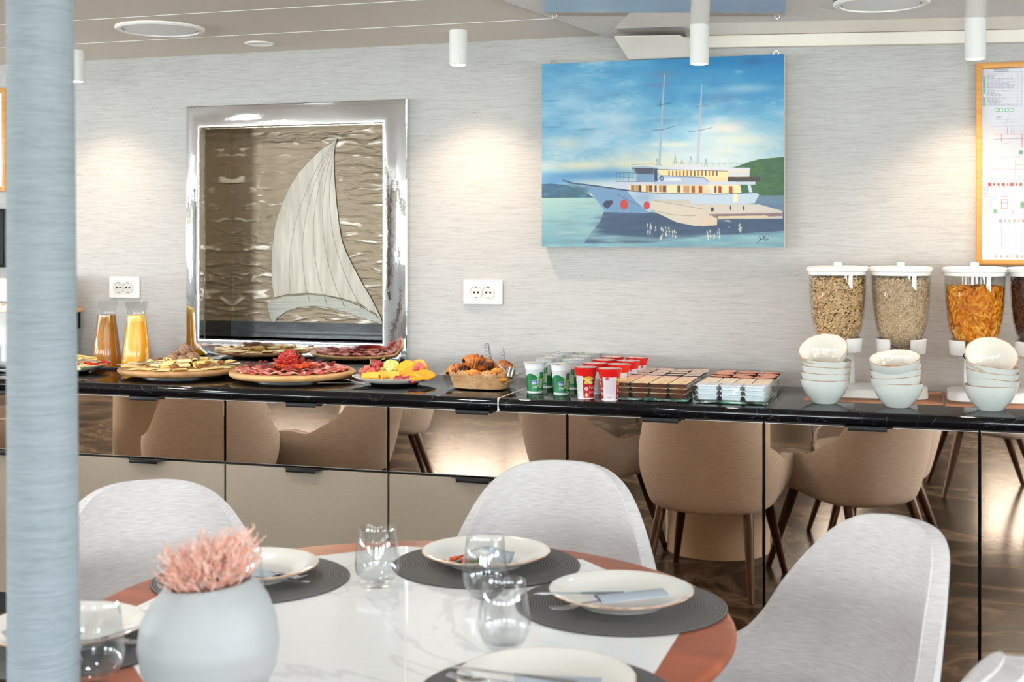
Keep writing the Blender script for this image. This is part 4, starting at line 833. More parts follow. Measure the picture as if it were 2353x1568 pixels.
def make_chair():
    t = thing('dining_chair', 'x', 'chair')
    ss = sorted(set([-1+2*i/72 for i in range(73)]+[.415, -.415, .40, -.40])); vv = [-.5, -.2, -.05, 0, .12, .3, .5, .7, .85, .95, 1]
    bm = nb(); g = [[bm.verts.new(shell_pt(s, v)) for v in vv] for s in ss]
    for i in range(len(ss)-1):
        for j in range(len(vv)-1): bm.faces.new((g[i][j], g[i+1][j], g[i+1][j+1], g[i][j+1]))
    o = obj('backrest', bm, 'chair', t, smooth=180, sub=1); m = o.modifiers.new('solid', 'SOLIDIFY'); m.thickness = .034; m.offset = 1; m.use_even_offset = False
    o.modifiers.move(1, 0); bv = o.modifiers.new('bevel', 'BEVEL'); bv.width = .011; bv.segments = 3; bv.limit_method = 'ANGLE'; bv.angle_limit = math.radians(50); o.modifiers.move(2, 1)
    # piping along the rim
    bm = nb(); add_tube(bm, [shell_pt(s, 1)+Vector((0, -.001, .0015)) for s in ss], .0022, 5); obj('piping', bm, 'chair', t)
    bm = nb()
    def cush(a, b):
        th = a*2*PI; q = b; e = 2/3.4
        cx_, cy = math.cos(th), math.sin(th); x = math.copysign(abs(cx_)**e, cx_)*.222; y = math.copysign(abs(cy)**e, cy)*.235+.012
        pr = [(0, .015), (.9, 0), (1.0, .02), (1.02, .05), (.97, .082), (.8, .094), (.4, .099), (0, .1)]
        f = b*(len(pr)-1); i = min(int(f), len(pr)-2); w_ = f-i; k = pr[i][0]*(1-w_)+pr[i+1][0]*w_; z = pr[i][1]*(1-w_)+pr[i+1][1]*w_
        return Vector((x*k, y*k, .385+z))
    add_grid(bm, cush, 40, 15, loop=True); bmesh.ops.remove_doubles(bm, verts=bm.verts, dist=.0005); obj('seat', bm, 'chair', t, smooth=180)
    for sx_, sy, fx, fy in ((1, 1, .245, .255), (-1, 1, .245, .255), (1, -1, .225, -.285), (-1, -1, .225, -.285)):
        bm = nb(); a = Vector((sx_*.175, .15 if sy > 0 else -.15, .385)); b = Vector((sx_*fx, fy, 0))
        add_tube(bm, [a, a.lerp(b, .3), a.lerp(b, .7), b], [.022, .0215, .0165, .0125], 14); obj('leg', bm, 'legwood', t)
    return t
chair0 = make_chair(); used = [False]
TC = Vector((-.93, 2.268)); 
def place_chair(x, y, rz, label, group):
    if not used[0]: c = chair0; c.location = (x, y, 0); c.rotation_euler = (0, 0, rz); c['label'] = label; c['group'] = group; used[0] = True; return c
    return dup(chair0, (x, y, 0), rz, label, group)
def chair_at(bx, by, face, label, group, back=.355):
    """bx, by: where the back top stands; face: direction the sitter looks (degrees, 0 = +x)"""
    a = math.radians(face); x = bx+math.cos(a)*back; y = by+math.sin(a)*back
    return place_chair(x, y, a-PI/2, label, group)
G1 = 'chairs around the laid round table'
chair_at(-.89, 3.215, -84, 'pale grey chair behind the round table, back to the buffet, in the middle', G1)
chair_at(-1.74, 2.66, -50, 'pale grey chair at the left of the round table, behind the vase of pink grass', G1)
chair_at(-.05, 2.76, 222, 'pale grey chair at the right of the round table, turned to the left', G1)
chair_at(.09, 1.84, 166, 'pale grey chair of which only the top shows in the lower right corner', G1)
G2 = 'chairs at the tables seen in the mirror fronts'
T2 = Vector((-3.9, 2.3))
chair_at(-2.92, 3.42, 238, 'chair seen from behind in the mirror drawers under the cheese board', G2)
chair_at(-2.40, 2.62, 186, 'chair seen side-on in the mirror drawer under the meat board', G2)
chair_at(-2.72, 1.15, 150, 'chair seen in the mirror drawer below the fruit plate, further off', G2)
chair_at(-4.9, 2.9, -30, 'chair on the far side of the second table, left in the mirror fronts', G2)
chair_at(-1.0, -1.15, 270, 'chair at the rear table behind the camera, on its near side', G2)
chair_at(.65, .35, 170, 'chair beside the camera seen at the right edge of the mirror doors', G2)
chair_at(-2.3, -2.2, 0, 'chair at the rear table behind the camera, on its left side', G2)
# ------------------------------------------------------------------ tables
def oct_pts(ap, off=22.5): R = ap/math.cos(PI/8); return [(R*math.cos(math.radians(off+45*k)), R*math.sin(math.radians(off+45*k))) for k in range(8)]
def round_table(x, y, label, R=.612, fine=True):
    t = thing('round_table', label, 'table', (x, y, 0), 0, 'round dining tables')
    bm = nb(); add_lathe(bm, [(0, .700), (R-.05, .700), (R-.012, .708), (R-.001, .722), (R, .732), (R-.004, .7385), (R-.010, .7395), (0, .7395)], 128); obj('wooden_top', bm, 'tablewood', t, smooth=50)
    bm = nb(); P = oct_pts(.51)
    if fine:
        up = [p for p in P]
        for sgn in (-1, 1):
            # clip octagon along the leaf joint, corner to corner
            jd = Vector((-.3827, .9239)); jn = Vector((jd.y, -jd.x)); poly = []
            for (ax, ay), (bx, by) in zip(P, P[1:]+P[:1]):
                da, db = jn.dot(Vector((ax, ay)))*sgn-.0012, jn.dot(Vector((bx, by)))*sgn-.0012; ia, ib = da > 0, db > 0
                if ia: poly.append((ax, ay))
                if ia != ib: q = da/(da-db); poly.append((ax+(bx-ax)*q, ay+(by-ay)*q))
            add_prism(bm, poly, .0015, z0=.7388)
    else: add_prism(bm, P, .0015, z0=.7388)
    obj('marble_inlay', bm, 'marble', t, smooth=0, bev=.0004)['label'] = 'white veined eight-sided marble inlay'
    if fine:
        bm = nb(); add_box(bm, (0, 0, 0), (.0024, 1.09, .0012), mtx=Matrix.Translation((0, 0, .7399)) @ Matrix.Rotation(math.radians(22.5), 4, 'Z')); obj('joint_strip', bm, 'white', t, smooth=0)
    bm = nb(); add_lathe(bm, [(0, .0), (.24, 0), (.24, .68), (.20, .70), (0, .70)], 64); obj('pedestal', bm, 'cream', t)
    return t
round_table(TC.x, TC.y, 'laid round table with mahogany rim and white marble centre, in front')
round_table(T2.x, T2.y, 'round table at the far left, seen only in the mirror drawers', fine=False)
round_table(-1.0, -2.35, 'round table at the back of the room behind the camera', fine=False)
TZ = .7403
# placemats and plates
def placemat(p, label):
    bm = nb(); add_lathe(bm, [(0, .0), (.2, 0), (.2025, .0018), (.2, .0036), (0, .0036)], 96)
    return tag(obj('placemat', bm, 'placemat', None, loc=(p[0], p[1], TZ)), label, 'placemat', 'round woven placemats')
def make_plate():
    t = thing('dinner_plate', 'x', 'plate')
    bm = nb(); add_lathe(bm, [(0, .0025), (.072, .002), (.077, 0), (.082, .001), (.086, .006), (.112, .015), (.1355, .0265), (.138, .0285), (.137, .030), (.134, .0298), (.108, .020), (.088, .0115), (.075, .0085), (0, .0078)], 96); obj('dish', bm, 'plate', t, smooth=60)
    bm = nb(); add_lathe(bm, [(.1372+.0013*math.cos(k*PI/3), .0288+.0014*math.sin(k*PI/3)) for k in range(6)], 96, closed=True); obj('rim_line', bm, 'rimbrown', t)['label'] = 'thin brown glazed edge'
    return t
SET = {'R': ((-.558, 2.450), 'on the right of the round table'), 'B': ((-.905, 2.668), 'at the back of the round table, behind the glasses'), 'L': ((-1.330, 2.412), 'at the left of the round table, behind the vase'), 'F': ((-.556, 1.925), 'cut by the bottom edge of the view'), 'LL': ((-1.43, 1.935), 'at the far left, partly behind the pale column')}
plate0 = None
for k_, (p, wh) in SET.items():
    placemat(p, 'round grey woven placemat '+wh.replace(', with a grey cutlery sleeve', '').replace('with a grey cutlery sleeve', ''))
    if plate0 is None: plate0 = make_plate(); q = plate0; q.location = (p[0], p[1], TZ+.0038); q['label'] = 'cream dinner plate with brown edge '+wh; q['group'] = 'dinner plates'
    else: q = dup(plate0, (p[0], p[1], TZ+.0038), rnd.random(), 'cream dinner plate with brown edge '+wh, 'dinner plates')
# tumblers
def tumbler():
    t = thing('stemless_glass', 'x', 'glass')
    o = [(0, .0), (.024, 0), (.029, .004), (.038, .016), (.0445, .032), (.0462, .046), (.0445, .064), (.041, .085), (.037, .118)]
    bm = nb(); inn = [(r-.0012 if r < .04 else r-.0014, z) for r, z in o[::-1] if z > .012]
    add_lathe(bm, o+[(.0364, .1185), (.0358, .118)]+inn[1:]+[(.026, .011), (0, .009)], 64); obj('bowl', bm, 'glass', t, smooth=60); return t
g0 = tumbler(); gs = [((867, 1347), 'stemless clear glass standing alone left of the middle placemat'), ((1115, 1372), 'stemless clear glass in front of the back plate'), ((1158, 1492), 'stemless clear glass nearest the camera, overlapping the one behind it'), ((575, 1385), 'stemless clear glass behind the vase, beside the left plate'), ((196, 1565), 'stemless clear glass at the bottom left, partly behind the column')]
for i, ((x, y), lb) in enumerate(gs):
    p = at_z(x, y, TZ)
    if i == 3: p = Vector((-1.235, 2.20, TZ))
    if i == 4: p = Vector((-1.262, 1.785, TZ))
    loc = (p.x, p.y, TZ+.0002)
    if i == 0: g0.location = loc; g0['label'] = lb; g0['group'] = 'stemless glasses on the table'
    else: dup(g0, loc, .5*i, lb, 'stemless glasses on the table')
# vase with dried grass
vp = Vector((-1.036, 1.748, TZ)); t = thing('round_vase', 'matt white round vase holding pink dried grass, front left of the table', 'vase', vp)
bm = nb()
def vf(a, b):
    th = a*2*PI; ph = b
    pr = [(0, 0.003), (.05, .0), (.066, .004), (.086, .024), (.1005, .055), (.1055, .09), (.1010, .125), (.088, .155), (.0665, .181), (.0635, .1825), (.0615, .180), (.08, .152), (.092, .12), (.096, .09), (.08, .04), (0, .02)]
    f = b*(len(pr)-1); i = min(int(f), len(pr)-2); w_ = f-i; r = pr[i][0]*(1-w_)+pr[i+1][0]*w_; z = pr[i][1]*(1-w_)+pr[i+1][1]*w_
    z += .055*max(0, z-.11)/.07*(math.cos(th-.30))*r*1.0*1.6
    return Vector((r*math.cos(th), r*math.sin(th), z))
add_grid(bm, vf, 72, 61, loop=True); bmesh.ops.remove_doubles(bm, verts=bm.verts, dist=.0001); obj('body', bm, 'vase', t, smooth=70)
bm = nb()
for i in range(460):
    a = rnd.random()*2*PI; r = .05*math.sqrt(rnd.random()); d = Vector((math.cos(a), math.sin(a), 0)); bx = Vector((.0, .0, .15))+d*r*.55
    hgt = .045+.055*rnd.random()**1.2+.012*d.x*1; sp = r*.9+.012*rnd.random()
    pts = []; w1, w2 = rnd.random()*6, rnd.random()*6; am = .003+.005*rnd.random()
    for k in range(9):
        q = k/8; pts.append(bx+d*sp*q**1.3+Vector((am*math.sin(w1+q*9), am*math.cos(w2+q*8), hgt*q)))
    add_tube(bm, pts, [.0007+.0006*math.sin(q/8*PI) for q in range(9)], 4)
    for k in range(2, 9):      # little side curls
        p = pts[k]; aa = rnd.random()*6.3; e = Vector((math.cos(aa), math.sin(aa), .6))*.006
        add_tube(bm, [p, p+e*.6+Vector((0, 0, .002)), p+e+Vector((0, 0, -.001))], .0007, 3, cap=False)
tag(obj('dried_grass', bm, 'pink', None, loc=vp), 'tuft of pink curly dried grass in the white round vase', 'dried grass', kind='stuff')
# cutlery
def fork(p, d, z, label, grp, tilt=0, L=.19, rot=0):
    t = thing('fork', label, 'fork', (p[0], p[1], z), math.atan2(d[1], d[0]), grp); t.rotation_euler[1] = tilt; t.rotation_euler[0] = rot
    bm = nb(); add_tube(bm, [(-L/2, 0, 0), (-.02, 0, .002), (.03, 0, .004)], [.006, .0035, .003], 8, flat=.4); obj('handle', bm, 'cutlery', t)
    bm = nb(); add_tube(bm, [(.028, 0, .004), (.04, 0, .003), (.055, 0, .001)], [.003, .010, .011], 8, flat=.25)
    for q in (-.0085, -.0028, .0028, .0085): add_tube(bm, [(.05, q, .001), (.07, q, .001), (L/2, q*.9, .006)], [.0018, .0017, .001], 5)
    obj('tines', bm, 'cutlery', t); return t
def knife(p, d, z, label, grp, tilt=0, L=.21):
    t = thing('table_knife', label, 'knife', (p[0], p[1], z), math.atan2(d[1], d[0]), grp); t.rotation_euler[1] = tilt
    bm = nb(); add_tube(bm, [(-L/2, 0, 0), (-.05, 0, 0), (-.002, 0, 0)], [.0065, .006, .0045], 8, flat=.5); obj('handle', bm, 'cutlery', t)
    bm = nb(); add_prism(bm, [(-.003, -.004), (.07, -.005), (L/2-.01, -.003), (L/2, .004), (L/2-.01, .0055), (-.003, .0045)], .0014, z0=-.0007); obj('blade', bm, 'cutlery', t); return t
def sleeve(p, d, z, label, L=.115, W_=.052, m='sleeve', tilt=0):
    bm = nb(); h = .006
    prof = [(-W_/2, 0), (-W_/2, .001), (-W_/4, h), (W_/4, h), (W_/2, .001), (W_/2, 0), (W_/4, h-.0012), (-W_/4, h-.0012)]
    rows = [[bm.verts.new((L*(q-.5), y, (zz if q < .5 else zz*.8)+.001)) for y, zz in prof] for q in (0, .5, 1)]
    for a, b in zip(rows, rows[1:]):
        for i in range(8): bm.faces.new((a[i], a[(i+1) % 8], b[(i+1) % 8], b[i]))
    add_box(bm, (0, 0, .0006), (L, W_, .0008))
    o = obj('cutlery_sleeve', bm, m, None, loc=(p[0], p[1], z), rot=(0, tilt, math.atan2(d[1], d[0])), smooth=20)
    return tag(o, label, 'cutlery sleeve', 'grey paper cutlery sleeves')
def dirpx(x0, y0, x1, y1, z): a, b = at_z(x0, y0, z), at_z(x1, y1, z); d = b-a; return (a+b)/2, d.normalized()
m_, d_ = dirpx(1355, 1372, 1545, 1358, .776); PZ = TZ+.0038+.0085
sleeve(m_, d_, PZ+.018, 'grey paper cutlery sleeve lying across the right plate', .132, .05, tilt=-.04)
m_, d_ = dirpx(1240, 1357, 1420, 1356, .78); knife(m_, (-d_.x, -d_.y), PZ+.0215, 'knife sticking out of the sleeve on the right plate', 'table knives', 0, L=.17)
m_, d_ = dirpx(1290, 1385, 1450, 1366, .776); fork(m_, (-d_.x, -d_.y), PZ+.015, 'fork sticking out of the sleeve on the right plate', 'table forks', .05)
m_, d_ = dirpx(1165, 1560, 1400, 1570, .776); sleeve(m_, d_, PZ+.02, 'grey paper cutlery sleeve on the plate at the bottom edge', .13, .052)
m_, d_ = dirpx(1062, 1530, 1300, 1566, .78); knife(m_, (-d_.x, -d_.y), PZ+.026, 'knife on the plate at the bottom edge', 'table knives', .02)
m_, d_ = dirpx(1056, 1553, 1270, 1580, .776); fork(m_, (-d_.x, -d_.y), PZ+.02, 'fork on the plate at the bottom edge', 'table forks', .02)
m_, d_ = dirpx(535, 1296, 640, 1312, .77); sleeve(m_, d_, PZ+.004, 'grey paper cutlery sleeve on the left plate beside the vase', .115, .055)
m_, d_ = dirpx(600, 1300, 676, 1320, .77); fork(m_, d_, PZ+.008, 'fork on the left plate beside the vase', 'table forks', -.06, L=.17)
m_, d_ = dirpx(575, 1312, 660, 1322, .77); knife(m_, d_, PZ+.006, 'knife on the left plate beside the vase', 'table knives', -.03, L=.19)
p = SET['LL'][0]; sleeve((p[0]-.03, p[1]-.03), (1, .1), PZ+.004, 'grey paper cutlery sleeve on the far left plate by the column', .13, .055)
m_, d_ = dirpx(170, 1465, 285, 1472, .77); fork(m_, d_, PZ+.012, 'fork on the far left plate by the column', 'table forks', -.04)
m_, d_ = dirpx(190, 1478, 310, 1448, .772); knife(m_, d_, PZ+.02, 'knife on the far left plate by the column', 'table knives', -.04)
# tented napkin with leftovers on the back plate
a, b = at_z(1045, 1292, .76), at_z(1168, 1256, .76); bm = nb()
def nf(i, j):
    q = i-.5; x = q*.125; y = (j-.5)*.07; z = .038*math.exp(-(q*3.2)**2)*(1-.5*j)+.012*i*j
    return Vector((x, y, z+.001))
add_grid(bm, nf, 16, 8); o = obj('paper_napkin', bm, 'sleeve', None, loc=(SET['B'][0][0]+.002, SET['B'][0][1]-.022, PZ), rot=(0, 0, .15), solid=.001, smooth=60); tag(o, 'folded grey paper napkin tented on the back plate', 'napkin')
bm = nb()
for i in range(26): add_blob(bm, (rnd.gauss(0, .011), rnd.gauss(0, .006), .004+rnd.random()*.008), (.006, .004, .003), 1, .4, 4, i)
tag(obj('food_leftovers', bm, 'carrot', None, loc=(SET['B'][0][0]-.044, SET['B'][0][1]-.046, PZ)), 'small heap of orange shredded food under the napkin on the back plate', 'food', kind='stuff')
bm = nb()
for i in range(7): add_blob(bm, (rnd.gauss(0, .009), rnd.gauss(0, .004), .004+rnd.random()*.01), (.008, .003, .004), 1, .4, 4, i)
M['herb'] = mat('green_herb', rgb(96, 120, 60), .6); tag(obj('herb_garnish', bm, 'herb', None, loc=(SET['B'][0][0]-.008, SET['B'][0][1]-.052, PZ)), 'small green garnish under the napkin on the back plate', 'garnish')
# ------------------------------------------------------------------ buffet: carafes
def cpos(x, w_): return Vector((u_of(x, w_), w_, TOP))
def carafe(x, w_, full, label, who):
    p = cpos(x, w_); t = thing('glass_carafe', label, 'carafe', p, 0, 'glass carafes')
    pr = [(0, 0), (.058, 0), (.064, .004), (.0645, .012), (.060, .05), (.052, .11), (.044, .17), (.039, .215), (.0385, .235), (.042, .258), (.0475, .282)]
    bm = nb(); add_lathe(bm, pr+[(.0465, .2815)]+[(r-.0018, z) for r, z in pr[::-1] if z > .012][1:]+[(.055, .010), (0, .009)], 56); obj('vessel', bm, 'carafeglass', t, smooth=60)
    ins = [(r-.0022, z) for r, z in pr if .01 < z <= full]; r_top = np.interp(full, [z for r, z in pr], [r for r, z in pr])-.0022
    return p, ins, r_top
p, ins, rt = carafe(245, 4.62, .22, 'tall clear carafe of iced tea with ice, left of the orange juice', 'tea')
bm = nb(); add_lathe(bm, [(0, .0105), (.054, .0105)]+ins+[(rt, .222), (0, .222)], 48); tag(obj('iced_tea', bm, 'tea', None, loc=p, smooth=60), 'amber iced tea filling the left carafe', 'drink', kind='stuff')
for i in range(6):
    bm = nb(); add_box(bm, (0, 0, 0), (.026, .024, .024), .004, 2); a = rnd.random()*6
    r = .018; z = .206-.022*(i//2); tag(obj('ice_cube', bm, 'ice', None, loc=(p.x+math.cos(i*PI+a*.2)*r, p.y+math.sin(i*PI+a*.2)*r, p.z+z), rot=(rnd.random(), rnd.random(), rnd.random())), 'ice cube floating in the iced tea carafe', 'ice', 'ice cubes in the iced tea')
p, ins, rt = carafe(314, 4.60, .20, 'tall clear carafe full of orange juice, right of the iced tea', 'juice')
bm = nb(); add_lathe(bm, [(0, .0105), (.054, .0105)]+ins+[(rt, .2), (0, .2)], 48); tag(obj('orange_juice', bm, 'juice', None, loc=p, smooth=60), 'bright orange juice filling the right carafe', 'drink', kind='stuff')
bm = nb(); add_lathe(bm, [(0, .2003), (rt, .2003), (rt-.002, .224), (rt-.012, .226), (0, .224)], 40); tag(obj('juice_foam', bm, 'foam', None, loc=p, smooth=60), 'pale foam layer on top of the orange juice', 'foam', kind='stuff')
# ------------------------------------------------------------------ boards
def board(x, w_, r, label, m, irregular=0):
    p = cpos(x, w_); t = thing('serving_board', label, 'board', p, 0, 'round wooden serving boards')
    bm = nb(); n = 80; rows = []
    for zz, k in ((.014, .80), (.018, .95), (.026, .995), (.034, 1.0), (.0385, .99), (.040, .975)):
        rows.append([bm.verts.new((r*k*math.cos(2*PI*i/n)*(1+irregular*mnoise.noise(Vector((math.cos(2*PI*i/n)*2, math.sin(2*PI*i/n)*2, 1)))), r*k*math.sin(2*PI*i/n)*(1+irregular*mnoise.noise(Vector((math.cos(2*PI*i/n)*2, math.sin(2*PI*i/n)*2, 5)))), zz)) for i in range(n)])
    for a, b in zip(rows, rows[1:]):
        for i in range(n): bm.faces.new((a[i], a[(i+1) % n], b[(i+1) % n], b[i]))
    bm.faces.new(rows[0][::-1]); bm.faces.new(rows[-1]); obj('top', bm, m, t, smooth=60)
    bm = nb(); add_lathe(bm, [(0, 0), (r*.62, 0), (r*.62, .012), (r*.5, .0138), (0, .0138)], 48); obj('foot', bm, 'black', t)['label'] = 'dark round foot'
    return p
def slice_fold(name, p, size, m, label, cat, grp, kind='fold', seed=0, rz=0, z=.04, tilt=0, w_=None):
    """a thin food slice: 'fold' = folded over, 'ruffle' = wavy, 'cone' = rolled"""
    r2 = random.Random(seed); w_ = w_ or size; bm = nb()
    def fn(a, b):
        x = (a-.5)*size; y = (b-.5)*w_; zz = .0016
        if kind == 'flat': zz += .0015*math.sin(a*5+seed)+.010*max(0, a-.75)**1.0*(1 if seed % 2 else .4)*4*.5
        elif kind == 'ruffle': zz += .007*(.5+.5*math.sin(a*11+seed+b*2))+.004*(.5+.5*math.sin(b*9+seed*2)); x *= .85
        elif kind == 'roll':
            th = a*5.2; rr = .011+.003*a; return Vector((rr*math.cos(th), y*(1-.15*a), .012+rr*math.sin(th)))
        elif kind == 'fold':
            th = max(0, min(1, (a-.42)/.16))*PI; rr = .005
            if a < .42: pass
            else: x = (.42-.5)*size+rr*math.sin(th)*1-(max(0, a-.58))*size*.9; zz = .0016+rr*(1-math.cos(th))+.004*max(0, a-.58)*math.sin(b*5+seed)
            k = 1-.55*abs(b-.5)*(a < .42)*0; y *= (1-.45*(a if a > .5 else 1-a)*.6)
        return Vector((x, y, zz))
    add_grid(bm, fn, 22, 9)
    o = obj(name, bm, m, None, loc=(p[0], p[1], TOP+z), rot=(0, tilt, rz), solid=.0018, smooth=60); return tag(o, label, cat, grp)
pc = board(417, 4.44, .236, 'thick round live-edge wooden board of sliced cheese, left of the meat board', 'board', .05)
pm = board(673, 4.44, .236, 'round beech board of cured meats in front of the steel niche', 'board2', .01)
k = 0
for ring, n, rr in ((0, 18, .182), (1, 11, .115), (2, 5, .05)):
    for i in range(n):
        a = 2*PI*i/n+ring*.2; q = (pc.x+rr*math.cos(a), pc.y+rr*math.sin(a)); front = math.sin(a) < -.2
        kd = 'flat' if ring == 0 else ('fold' if i % 2 else 'roll')
        slice_fold('cheese_slice', q, .086, 'cheese' if (i+ring) % 2 else 'cheese2', '%s yellow cheese slice in the %s ring of the cheese board' % ({'flat': 'flat', 'fold': 'folded', 'roll': 'rolled'}[kd], ('outer', 'middle', 'inner')[ring]), 'cheese', 'cheese slices %s ring %s' % (('outer', 'middle', 'inner')[ring], kd), kd, k, a+(.2 if ring else 0), .0405+.002*(i % 2)+ring*.004, w_=.05 if kd == 'flat' else .06); k += 1
def walnut(p, r, label, seed):
    bm = nb(); add_blob(bm, (0, 0, 0), (r*1.12, r, r*.95), 3, .16, 3.2, seed); add_tube(bm, [(r*1.13*math.cos(a), 0, r*.96*math.sin(a)) for a in [i*PI/9 for i in range(10)]], .0012, 5)
    tag(obj('walnut', bm, 'walnut', None, loc=p, rot=(seed*.5, seed*.3, seed), smooth=80), label, 'walnut', 'whole walnuts on the cheese board')
for i, (x, dw, z, nm) in enumerate(((400, .02, .068, 'left'), (420, .0, .062, 'front'), (437, .02, .068, 'right'), (408, .06, .072, 'back left'), (446, .05, .068, 'back right'), (425, .045, .10, 'top'))):
    q = cpos(x, 4.44+dw); walnut((q.x, q.y, TOP+z), .023, 'whole brown walnut, %s one of the heap on the cheese board' % nm, i+1)
for i, (x, dw, nm) in enumerate(((325, -.09, 'at the left edge of the cheese board'), (400, -.15, 'at the front centre of the cheese board'), (458, -.12, 'right of centre on the cheese board'), (474, -.02, 'on the right of the cheese board'), (366, .06, 'at the back left of the cheese board'), (508, .05, 'at the back right of the cheese board'))):
    q = cpos(x, 4.44+dw); bm = nb(); add_blob(bm, (-.006, 0, 0), (.012, .012, .008), 3, .5, 4, i); add_blob(bm, (.007, 0, 0), (.011, .012, .008), 3, .5, 4, i+9)
    tag(obj('walnut_half', bm, 'kernel', None, loc=(q.x, q.y, TOP+.056), rot=(0, 0, i), smooth=80), 'shelled walnut half '+nm, 'walnut half', 'walnut halves')
def tongs(p, rz, label, grp='serving tongs', z=.055, L=.2, tilt=0):
    t = thing('serving_tongs', label, 'tongs', (p[0], p[1], TOP+z), rz, grp); t.rotation_euler[1] = tilt
    for s in (-1, 1):
        bm = nb(); add_tube(bm, [(-L/2, 0, .0), (-L*.2, s*.013, .002), (L*.2, s*.02, .002), (L*.42, s*.012, 0), (L/2, s*.004, 0)], [.005, .0055, .004, .008, .004], 8, flat=.35); obj('arm', bm, 'cutlery', t)
    bm = nb(); add_tube(bm, [(-L/2, -.006, 0), (-L/2-.004, 0, 0), (-L/2, .006, 0)], .0035, 8); obj('spring_end', bm, 'cutlery', t)
q = cpos(325, 4.30); tongs((q.x+.02, q.y), .55, 'steel serving tongs lying on the left of the cheese board', tilt=-.02, z=.062)
# meats
k = 0
for ring, n, rr in ((0, 17, .180), (1, 11, .122), (2, 7, .072)):
    for i in range(n):
        a = 2*PI*i/n+ring*.3; q = (pm.x+rr*math.cos(a), pm.y+rr*math.sin(a)); mm = 'ham' if (i+ring) % 3 else 'ham2'
        slice_fold('ham_slice', q, .11, mm, '%s ruffled slice of cured ham in the %s ring of the meat board' % ('pink' if mm == 'ham' else 'dark red', ('outer', 'middle', 'inner')[ring]), 'ham', '%s ham slices, %s ring' % (mm, ring), 'ruffle', k, a+PI/2, .0405+ring*.006, w_=.062); k += 1
for ring, n, rr, tl in ((0, 7, .036, .5), (1, 5, .024, 1.0), (2, 3, .011, 1.3)):
    for i in range(n):
        a = 2*PI*i/n+ring*.5; bm = nb()
        def fn(u, v): th = u*2*PI; rr_ = v*.029; return Vector((rr_*math.cos(th), rr_*math.sin(th), .004*math.sin(3*th+i)*v+.010*v*v*math.cos(th)**2))
        add_grid(bm, fn, 24, 5, loop=True); bmesh.ops.remove_doubles(bm, verts=bm.verts, dist=.0003)
        tag(obj('salami_slice', bm, 'salami', None, loc=(pm.x+rr*math.cos(a), pm.y+rr*math.sin(a)-.03, TOP+.068+ring*.010), rot=(0, -tl*.85, a), solid=.0016, smooth=60), 'salami slice in the %s of the salami rose on the meat board' % ('outer petals', 'middle petals', 'heart')[ring], 'salami', 'salami rose ring %d' % ring)
for i in range(5):
    a = -.9+i*.32; slice_fold('salami_slice', (pm.x+.07+.03*math.cos(a*2), pm.y-.07+.07*math.sin(a)), .07, 'carrot' if i % 2 else 'salami', 'orange-red sliced sausage fanned beside the salami rose', 'sausage', 'fanned sausage slices', 'ruffle', i, a, .06, w_=.04)
bm = nb()
for i in range(70):
    a = rnd.random()*6.28; r = .03+.035*rnd.random(); c = Vector((r*math.cos(a)+.03, r*math.sin(a)-.05, .058+.008*rnd.random())); d = Vector((rnd.gauss(0, .02), rnd.gauss(0, .02), .004))
    add_tube(bm, [c-d, c+Vector((0, 0, .005)), c+d], .0014, 4)
tag(obj('carrot_shreds', bm, 'carrot', None, loc=pm), 'orange shreds around the foot of the salami rose', 'garnish', kind='stuff')
for i in range(14):
    a = 2*PI*i/14+.2; r = .13+.04*rnd.random(); q = (pm.x+r*math.cos(a), pm.y+r*math.sin(a)*.9); bm = nb()
    for j in range(4): add_blob(bm, (rnd.gauss(0, .007), rnd.gauss(0, .006), .003*j*.6), (.0075, .006, .005), 2, .3, 4, i*4+j)
    tag(obj('dried_cranberries', bm, 'berry', None, loc=(q[0], q[1], TOP+.060), smooth=80), 'little clump of dark dried cranberries on the meat board', 'cranberries', 'cranberry clumps on the meat board')
q = cpos(566, 4.32); tongs((q.x, q.y), .42, 'steel serving tongs lying on the left of the meat board', z=.066)
q = cpos(790, 4.30); fork((q.x, q.y), (1, .05), TOP+.012, 'steel serving fork lying between the meat board and the fruit plate', 'serving cutlery', L=.2)
# ------------------------------------------------------------------ serving plates
def splate(x, w_, r, label):
    p = cpos(x, w_); t = thing('serving_plate', label, 'plate', p, 0, 'dark serving plates')
    bm = nb(); add_lathe(bm, [(0, 0), (r*.55, 0), (r*.6, .010), (0, .012)], 48); obj('foot', bm, 'blackgloss', t)
    bm = nb(); add_lathe(bm, [(0, .012), (r*.6, .012), (r*.8, .018), (r*.99, .033), (r, .035), (r*.985, .0355), (r*.8, .022), (r*.6, .016), (0, .016)], 64); obj('dish', bm, 'plate', t, smooth=60)['label'] = 'white glazed dish'
    return p
pf = splate(906, 4.42, .152, 'round raised plate of cut fruit, right of the meat board')
pp = splate(150, 4.42, .16, 'round raised plate of peppers and cheese sticks beside the column')
def citrus(p, r, rot, label):
    t = thing('orange_slice', label, 'orange slice', p, 0, 'orange slices on the fruit plate'); t.rotation_euler = rot
    bm = nb(); add_lathe(bm, [(0, 0), (r*.93, 0), (r*.93, .007), (0, .007)], 28)
    for i in range(9): a = i*2*PI/9; add_tube(bm, [(r*.1*math.cos(a), r*.1*math.sin(a), .0073), (r*.88*math.cos(a), r*.88*math.sin(a), .0073)], .0012, 4)
    obj('flesh', bm, 'orange', t); bm = nb(); add_lathe(bm, [(r*.93, -.0002), (r, .001), (r, .006), (r*.93, .0072)], 28, closed=True); obj('peel', bm, 'orangepeel', t)
def FP(x, dw, z): q = cpos(x, 4.42+dw); return (q.x, q.y, TOP+z)
